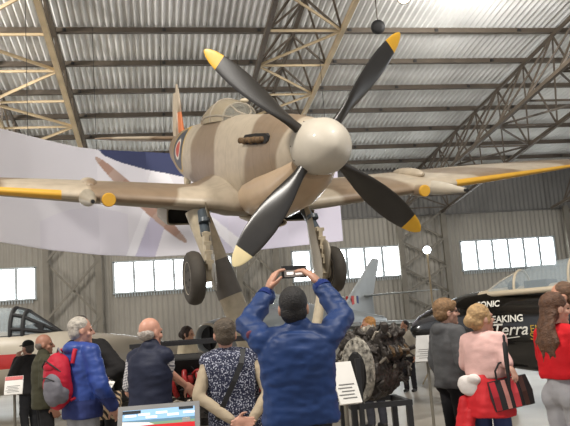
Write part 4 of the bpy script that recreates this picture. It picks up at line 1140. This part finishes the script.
# 5 black hooded person with booklets
p5 = person('stooping person in a black jacket mostly hidden behind the blue rain jacket, holding leaflets', 104, 7.9, 150, 1.84, skin=(196, 146, 120), hair=('short', (50, 42, 38)), head_pitch=-25, lean=.06, side=.27,
       top=dict(name='jacket', m=cloth((27, 25, 25)), bulk=.045, hem=.84, disp=.012, collar=True), legs=dict(m=cloth((34, 32, 34))), build=1.1,
       arms=dict(elL=(-.26, .05, 1.22), wrL=L2(104, 7.9, 150, at(106, 379, 7.6)), elR=(.28, .06, 1.2), wrR=L2(104, 7.9, 150, at(97, 378, 7.6))), seed=8)
lf = empty('leaflet', at(103, 386, 7.5), math.atan2(CF.y, CF.x)-PI/2); tag(lf, 'red and white folded leaflet held by the stooping person in black', 'leaflet')
rot = Matrix.Rotation(R(55), 3, 'X') @ Matrix.Rotation(R(-20), 3, 'Z')
b = MB(); b.box((0, 0, 0), (.2, .16, .006), rot); b.build('page', M['board'], lf)
b = MB(); b.box(rot @ V((-.03, .04, .006)), (.13, .07, .005), rot); b.build('cover', M['jetr'], lf)
tb = empty('tote_bag', at(108, 419, 7.5), math.atan2(CF.y, CF.x)-PI/2); tag(tb, 'dark striped tote bag hanging below the red leaflet', 'bag')
stm = NT('striped_tote'); tc = stm.n('ShaderNodeTexCoord'); wv = stm.n('ShaderNodeTexWave', bands_direction='DIAGONAL'); wv.inputs['Scale'].default_value = 9; wv.inputs['Distortion'].default_value = 3
stm.l(tc.outputs['Object'], wv.inputs[0]); rp = stm.n('ShaderNodeValToRGB'); rp.color_ramp.elements[0].color = srgb(38, 32, 30); rp.color_ramp.elements[0].position = .5; rp.color_ramp.elements[1].position = .6; rp.color_ramp.elements[1].color = srgb(186, 160, 128)
stm.l(wv.outputs['Fac'], rp.inputs[0]); stm.l(rp.outputs[0], stm.b.inputs['Base Color'])
b = MB(); b.rings([[(-.12, -.05, 0), (.12, -.05, 0), (.12, .05, 0), (-.12, .05, 0)], [(-.14, -.05, .15), (.14, -.05, .15), (.14, .05, .15), (-.14, .05, .15)], [(-.15, -.015, .28), (.15, -.015, .28), (.15, .015, .28), (-.15, .015, .28)]]); b.build('bag_body', stm.m, tb, smooth=40)
b = MB()
b.tube([(-.08, -.02, .26), (-.06, -.02, .40), (.06, -.02, .40), (.08, -.02, .26)], .008, 8); b.build('handle', M['blkm'], tb, smooth=60)

# 6 bald man reaching to the engine
def shirt(body, J, hp, HR, s):
    b = MB()
    for nm in 'LR':
        b.capsule(J['sh'+nm].lerp(J['el'+nm], .02), J['sh'+nm].lerp(J['el'+nm], .80), .072*s, .07*s)
    b.capsule(J['neck']+V((0, 0, -.02))*s, J['neck']+V((0, 0, .03))*s, .074*s, .07*s)
    remeshed(b, 'checked_shirt', M['check'], body, .011, 3, .005, 9, 3)
person('bald person in a navy body warmer and checked shirt reaching towards the red-piped engine', 147, 6.2, -28, 1.735, skin=(214, 154, 130), hair=('fringe', (168, 158, 148)), build=1.0, lean=.03, head_yaw=-12,
       top=dict(name='body_warmer', m=cloth((36, 40, 58), .6), bulk=.03, hem=.82, sleeve=0, disp=.010, collar=True), legs=dict(m=cloth((44, 46, 58))),
       arms=dict(elR=L2(147, 6.2, -28, at(167, 371, 6.15)), wrR=L2(147, 6.2, -28, at(184, 384, 6.3)), elL=(-.24, .02, 1.10), wrL=(-.22, .2, .95)), extra=shirt, seed=9)
# 7 far girl beyond the left engine
person('person with dark hair in a cream top standing far behind the red-piped engine', 187, 11.6, -110, 1.66, skin=(206, 152, 124), hair=('bun', (52, 36, 28)), top=dict(name='top', m=cloth((206, 192, 164)), bulk=.03), legs=dict(m=cloth((60, 62, 74))), seed=10)
# 8 patterned body warmer
def strap(body, J, hp, HR, s):
    b = MB(); pts = [(-.17, -.195, .92), (-.10, -.215, 1.06), (-.01, -.215, 1.22), (.06, -.17, 1.36), (.09, -.06, 1.475), (.10, .05, 1.45)]
    for a, c in zip(pts, pts[1:]): b.bar(V(a)*s, V(c)*s, .042, .008, up=(0, 1, 0))
    b.build('bag_strap', M['blkm'], body)
def sleeves8(body, J, hp, HR, s):
    strap(body, J, hp, HR, s); b = MB()
    for nm in 'LR':
        b.capsule(J['sh'+nm], J['el'+nm], .068*s, .056*s); b.capsule(J['el'+nm], J['el'+nm].lerp(J['wr'+nm], .95), .056*s, .04*s)
    remeshed(b, 'sweater_sleeves', cloth((172, 156, 132)), body, .012, 3, .006, 8, 4)
person('person in a speckled navy body warmer with a diagonal strap, hands clasped behind the back', 231, 6.0, 8, 1.67, skin=(206, 150, 128), hair=('short', (84, 72, 58)), side=-.055, build=1.12, HS=1.2,
       top=dict(name='body_warmer', m=M['speck'], bulk=.04, hem=.78, sleeve=0, disp=.006), legs=dict(m=cloth((46, 44, 50))),
       arms=dict(shL=(-.20, 0, 1.32), elL=(-.30, -.10, 1.06), wrL=(-.04, -.25, .865), shR=(.17, 0, 1.32), elR=(.27, -.12, 1.05), wrR=(.10, -.25, .85)), extra=sleeves8, seed=11,
       hand_opts={'L': ((.9, -.1, -.15), (0, -1, .2), .5), 'R': ((-.9, -.1, -.15), (0, -1, .2), .5)})
# 9 beyond the battered engine
person('person with fair hair and rust-coloured top, only the head showing over the battered engine', 369, 10.5, 20, 1.60, skin=(210, 150, 120), hair=('short', (178, 128, 72)), head_yaw=60, top=dict(name='top', m=cloth((150, 96, 60)), bulk=.03), legs=dict(m=cloth((50, 50, 56))), seed=12)
# 10 far woman by the black nose
person('small distant person in a pale jacket and dark trousers by the black nose', 405, 15.0, 150, 1.46, skin=(206, 148, 118), hair=('short', (44, 34, 30)), head_yaw=-30, top=dict(name='jacket', m=cloth((206, 196, 178)), bulk=.03, hem=.86), legs=dict(m=cloth((40, 38, 42))),
       arms=dict(elR=(.25, .12, 1.0), wrR=(.2, .34, 1.05)), seed=13)
# 11 boy in grey hoodie
person('person with brown bowl-cut hair and glasses in a charcoal hoodie, looking right', 447, 7.2, -68, 1.72, skin=(214, 162, 138), HS=1.18, hair=('bowl', (130, 99, 66)), head_yaw=-14, head_pitch=4,
       top=dict(name='hoodie', m=cloth((84, 84, 85)), bulk=.03, hem=.86, hood=True, disp=.011), legs=dict(m=cloth((28, 27, 30))), arms=dict(elR=(.25, -.02, 1.10), wrR=(.22, .10, .86)), extra=glasses, seed=14)
# 12 woman with red jacket round her waist
def waist(body, J, hp, HR, s):
    rd = mat('red_tied_jacket', (206, 30, 38), .65, var=.1, scale=6)
    b = MB(); rs = []
    for z, hw, hd, off in ((1.14, .165, .13, 0), (1.08, .19, .15, 0), (.94, .215, .175, -.01), (.80, .235, .185, -.02), (.70, .245, .18, -.03)):
        rs.append([V((hw*s*math.cos(2*PI*j/32)*(1+.03*math.sin(6*2*PI*j/32)), off+hd*s*math.sin(2*PI*j/32)*(1+.03*math.sin(7*2*PI*j/32)), z*s)) for j in range(32)])
    b.rings(rs); b.tube([V((.19, .02, 1.09))*s, V((.12, .15, 1.07))*s, V((0, .18, 1.05))*s, V((-.12, .15, 1.07))*s], .045*s, 10)
    o = remeshed(b, 'tied_jacket', rd, body, .012, 3, .014, 6, 8)
    b = MB(); b.ell(V((-.13, -.15, .99))*s, (.12*s, .05*s, .095*s), Matrix.Rotation(R(28), 3, 'Y')); b.ell(V((-.06, -.17, 1.05))*s, (.07*s, .04*s, .05*s)); remeshed(b, 'white_lining', cloth((222, 214, 208)), o, .010, 3, .006, 9, 2)
    b = MB(); b.capsule(V((-.20, -.12, .84))*s, V((-.24, -.14, .62))*s, .06*s, .07*s); b.capsule(V((-.14, -.15, .74))*s, V((-.17, -.18, .56))*s, .05*s, .06*s); remeshed(b, 'hanging_sleeve', rd, o, .012, 3, .01, 7, 5)
pw = person('blonde person in a pale pink jumper with a red jacket tied round the waist', 482, 6.5, -38, 1.635, skin=(216, 164, 142), hair=('bun', (176, 142, 98)), head_yaw=-34, head_pitch=6, build=1.04, shw=.155, HS=1.18,
       top=dict(name='jumper', m=cloth((222, 180, 172)), bulk=.02, hem=1.05, crop=True, disp=.007), legs=dict(name='jeans', m=cloth((54, 66, 104))),
       arms=dict(elR=L2(482, 6.5, -38, at(500, 352, 6.35)), wrR=L2(482, 6.5, -38, at(508, 364, 6.25)), elL=(-.22, .06, 1.10), wrL=(-.10, .25, 1.03)), extra=waist, seed=15)
hb = empty('handbag', at(514, 407, 6.22)); hb.rotation_euler = (0, R(-9), pw[0].rotation_euler.z+R(38-4)); tag(hb, 'black handbag with red, pink and brown stripes on the blonde woman\'s arm', 'bag')
hbz = .0
b = MB(); b.rings([[(-.17, -.06, 0), (.17, -.06, 0), (.17, .06, 0), (-.17, .06, 0)], [(-.18, -.06, .12), (.18, -.06, .12), (.18, .06, .12), (-.18, .06, .12)], [(-.165, -.02, .25), (.165, -.02, .25), (.165, .02, .25), (-.165, .02, .25)]]); b.build('bag_body', mat('black_leather', (30, 25, 25), .4), hb, smooth=30)
for x, w_, c in ((-.135, .05, (176, 28, 40)), (-.04, .035, (206, 140, 130)), (.035, .05, (196, 60, 66)), (.11, .04, (74, 44, 36))):
    b = MB(); b.rings([[(x-w_/2, yy-.062, 0.004), (x+w_/2, yy-.062, .004), (x+w_/2, yy-.055, .004), (x-w_/2, yy-.055, .004)] for yy in (0,)]+[[(x-w_/2, -.064, .12), (x+w_/2, -.064, .12), (x+w_/2, -.055, .12), (x-w_/2, -.055, .12)], [(x-w_/2, -.026, .244), (x+w_/2, -.026, .244), (x+w_/2, -.018, .244), (x-w_/2, -.018, .244)]]); b.build('stripe', mat('bag_stripe', c, .45), hb)
for y in (-.025, .025):
    b = MB(); b.tube([(-.09, y, .23), (-.08, y, .33), (-.03, y, .39), (.03, y, .39), (.08, y, .33), (.09, y, .23)], .009, 8); b.build('handle', M['blkm'], hb, smooth=60)
um = empty('umbrella', at(506, 356, 6.16), 0); um.scale = (.75, .75, .85); tag(um, 'black furled umbrella upright beside the pink jumper', 'umbrella')
b = MB(); b.tube([(0, 0, -.35), (0, 0, -.05), (0, 0, .13), (0, 0, .15)], [.012, .028, .026, .008], 12); b.build('canopy', M['blkm'], um, smooth=60)
b = MB(); b.tube([(0, 0, .14), (0, 0, .2), (.0, 0, .215)], [.014, .016, .005], 10); b.build('handle', M['black_st'], um, smooth=60)
# 13 red top, long hair
person('person with long wavy brown hair in a red top and light grey trousers, right', 557, 5.7, -62, 1.685, skin=(214, 160, 136), hair=('long', (92, 62, 42)), head_yaw=-18, shw=.155, HS=1.14,
       top=dict(name='top', m=cloth((196, 26, 34)), bulk=.02, hem=1.05, crop=True, disp=.009), legs=dict(m=cloth((158, 156, 158)), bulk=.018, high=1.08), arms=dict(elR=(.25, -.02, 1.12), wrR=(.22, .2, 1.02), elL=(-.22, .06, 1.16), wrL=(-.10, .27, 1.08)), seed=16)
# 14 glasses, right edge
person('person with glasses and brown hair at the right edge, facing left', 568, 6.6, 78, 1.79, skin=(210, 150, 122), hair=('short', (104, 76, 54)), head_pitch=-4, top=dict(name='jacket', m=cloth((40, 38, 42)), bulk=.03), legs=dict(m=cloth((40, 42, 52))), extra=glasses, seed=17)
# ------------------------------------------------------------------ light
w = bpy.data.worlds.new('world'); SC.world = w; w.use_nodes = True
w.node_tree.nodes['Background'].inputs['Color'].default_value = (.93, .95, 1, 1)
w.node_tree.nodes['Background'].inputs['Strength'].default_value = .8
def area(name, loc, target, size, power, col=(1, .93, .82), shape='DISK'):
    l = bpy.data.lights.new(name, 'AREA'); l.shape = shape; l.size = size; l.energy = power; l.color = col
    o = bpy.data.objects.new(name, l); COL.objects.link(o); o.location = loc
    o.rotation_euler = (V(target)-V(loc)).to_track_quat('-Z', 'Y').to_euler(); return o
area('hangar_lamp', (-5, 4, 9.8), (0, 8, 2), 1.2, 1050, (1, .95, .88))
area('hangar_lamp', (5, 4, 9.8), (3, 9, 2), 1.2, 750, (1, .96, .9))
area('hangar_lamp', (-7, 15, 8.6), (-3, 24, 5), 1.0, 800, (1, .95, .88))
area('hangar_lamp', (8, 15, 8.6), (8, 26, 5), 1.0, 350, (1, .97, .93))
area('added_roof_uplight', (-11, 19, 3.0), (2, 23, 9.5), .8, 420, (1, .96, .9))  # unseen light added on the left to brighten the roof sheets
area('added_roof_uplight', (19, 17, 3.0), (8, 23, 9.5), .8, 420, (.96, .98, 1))  # its counterpart added out of view on the right, also aimed at the roof
SC.view_settings.view_transform = 'Standard'; SC.view_settings.look = 'None'
SC.view_settings.gamma = 1; SC.view_settings.use_curve_mapping = False
SC.view_settings.exposure = -0.03
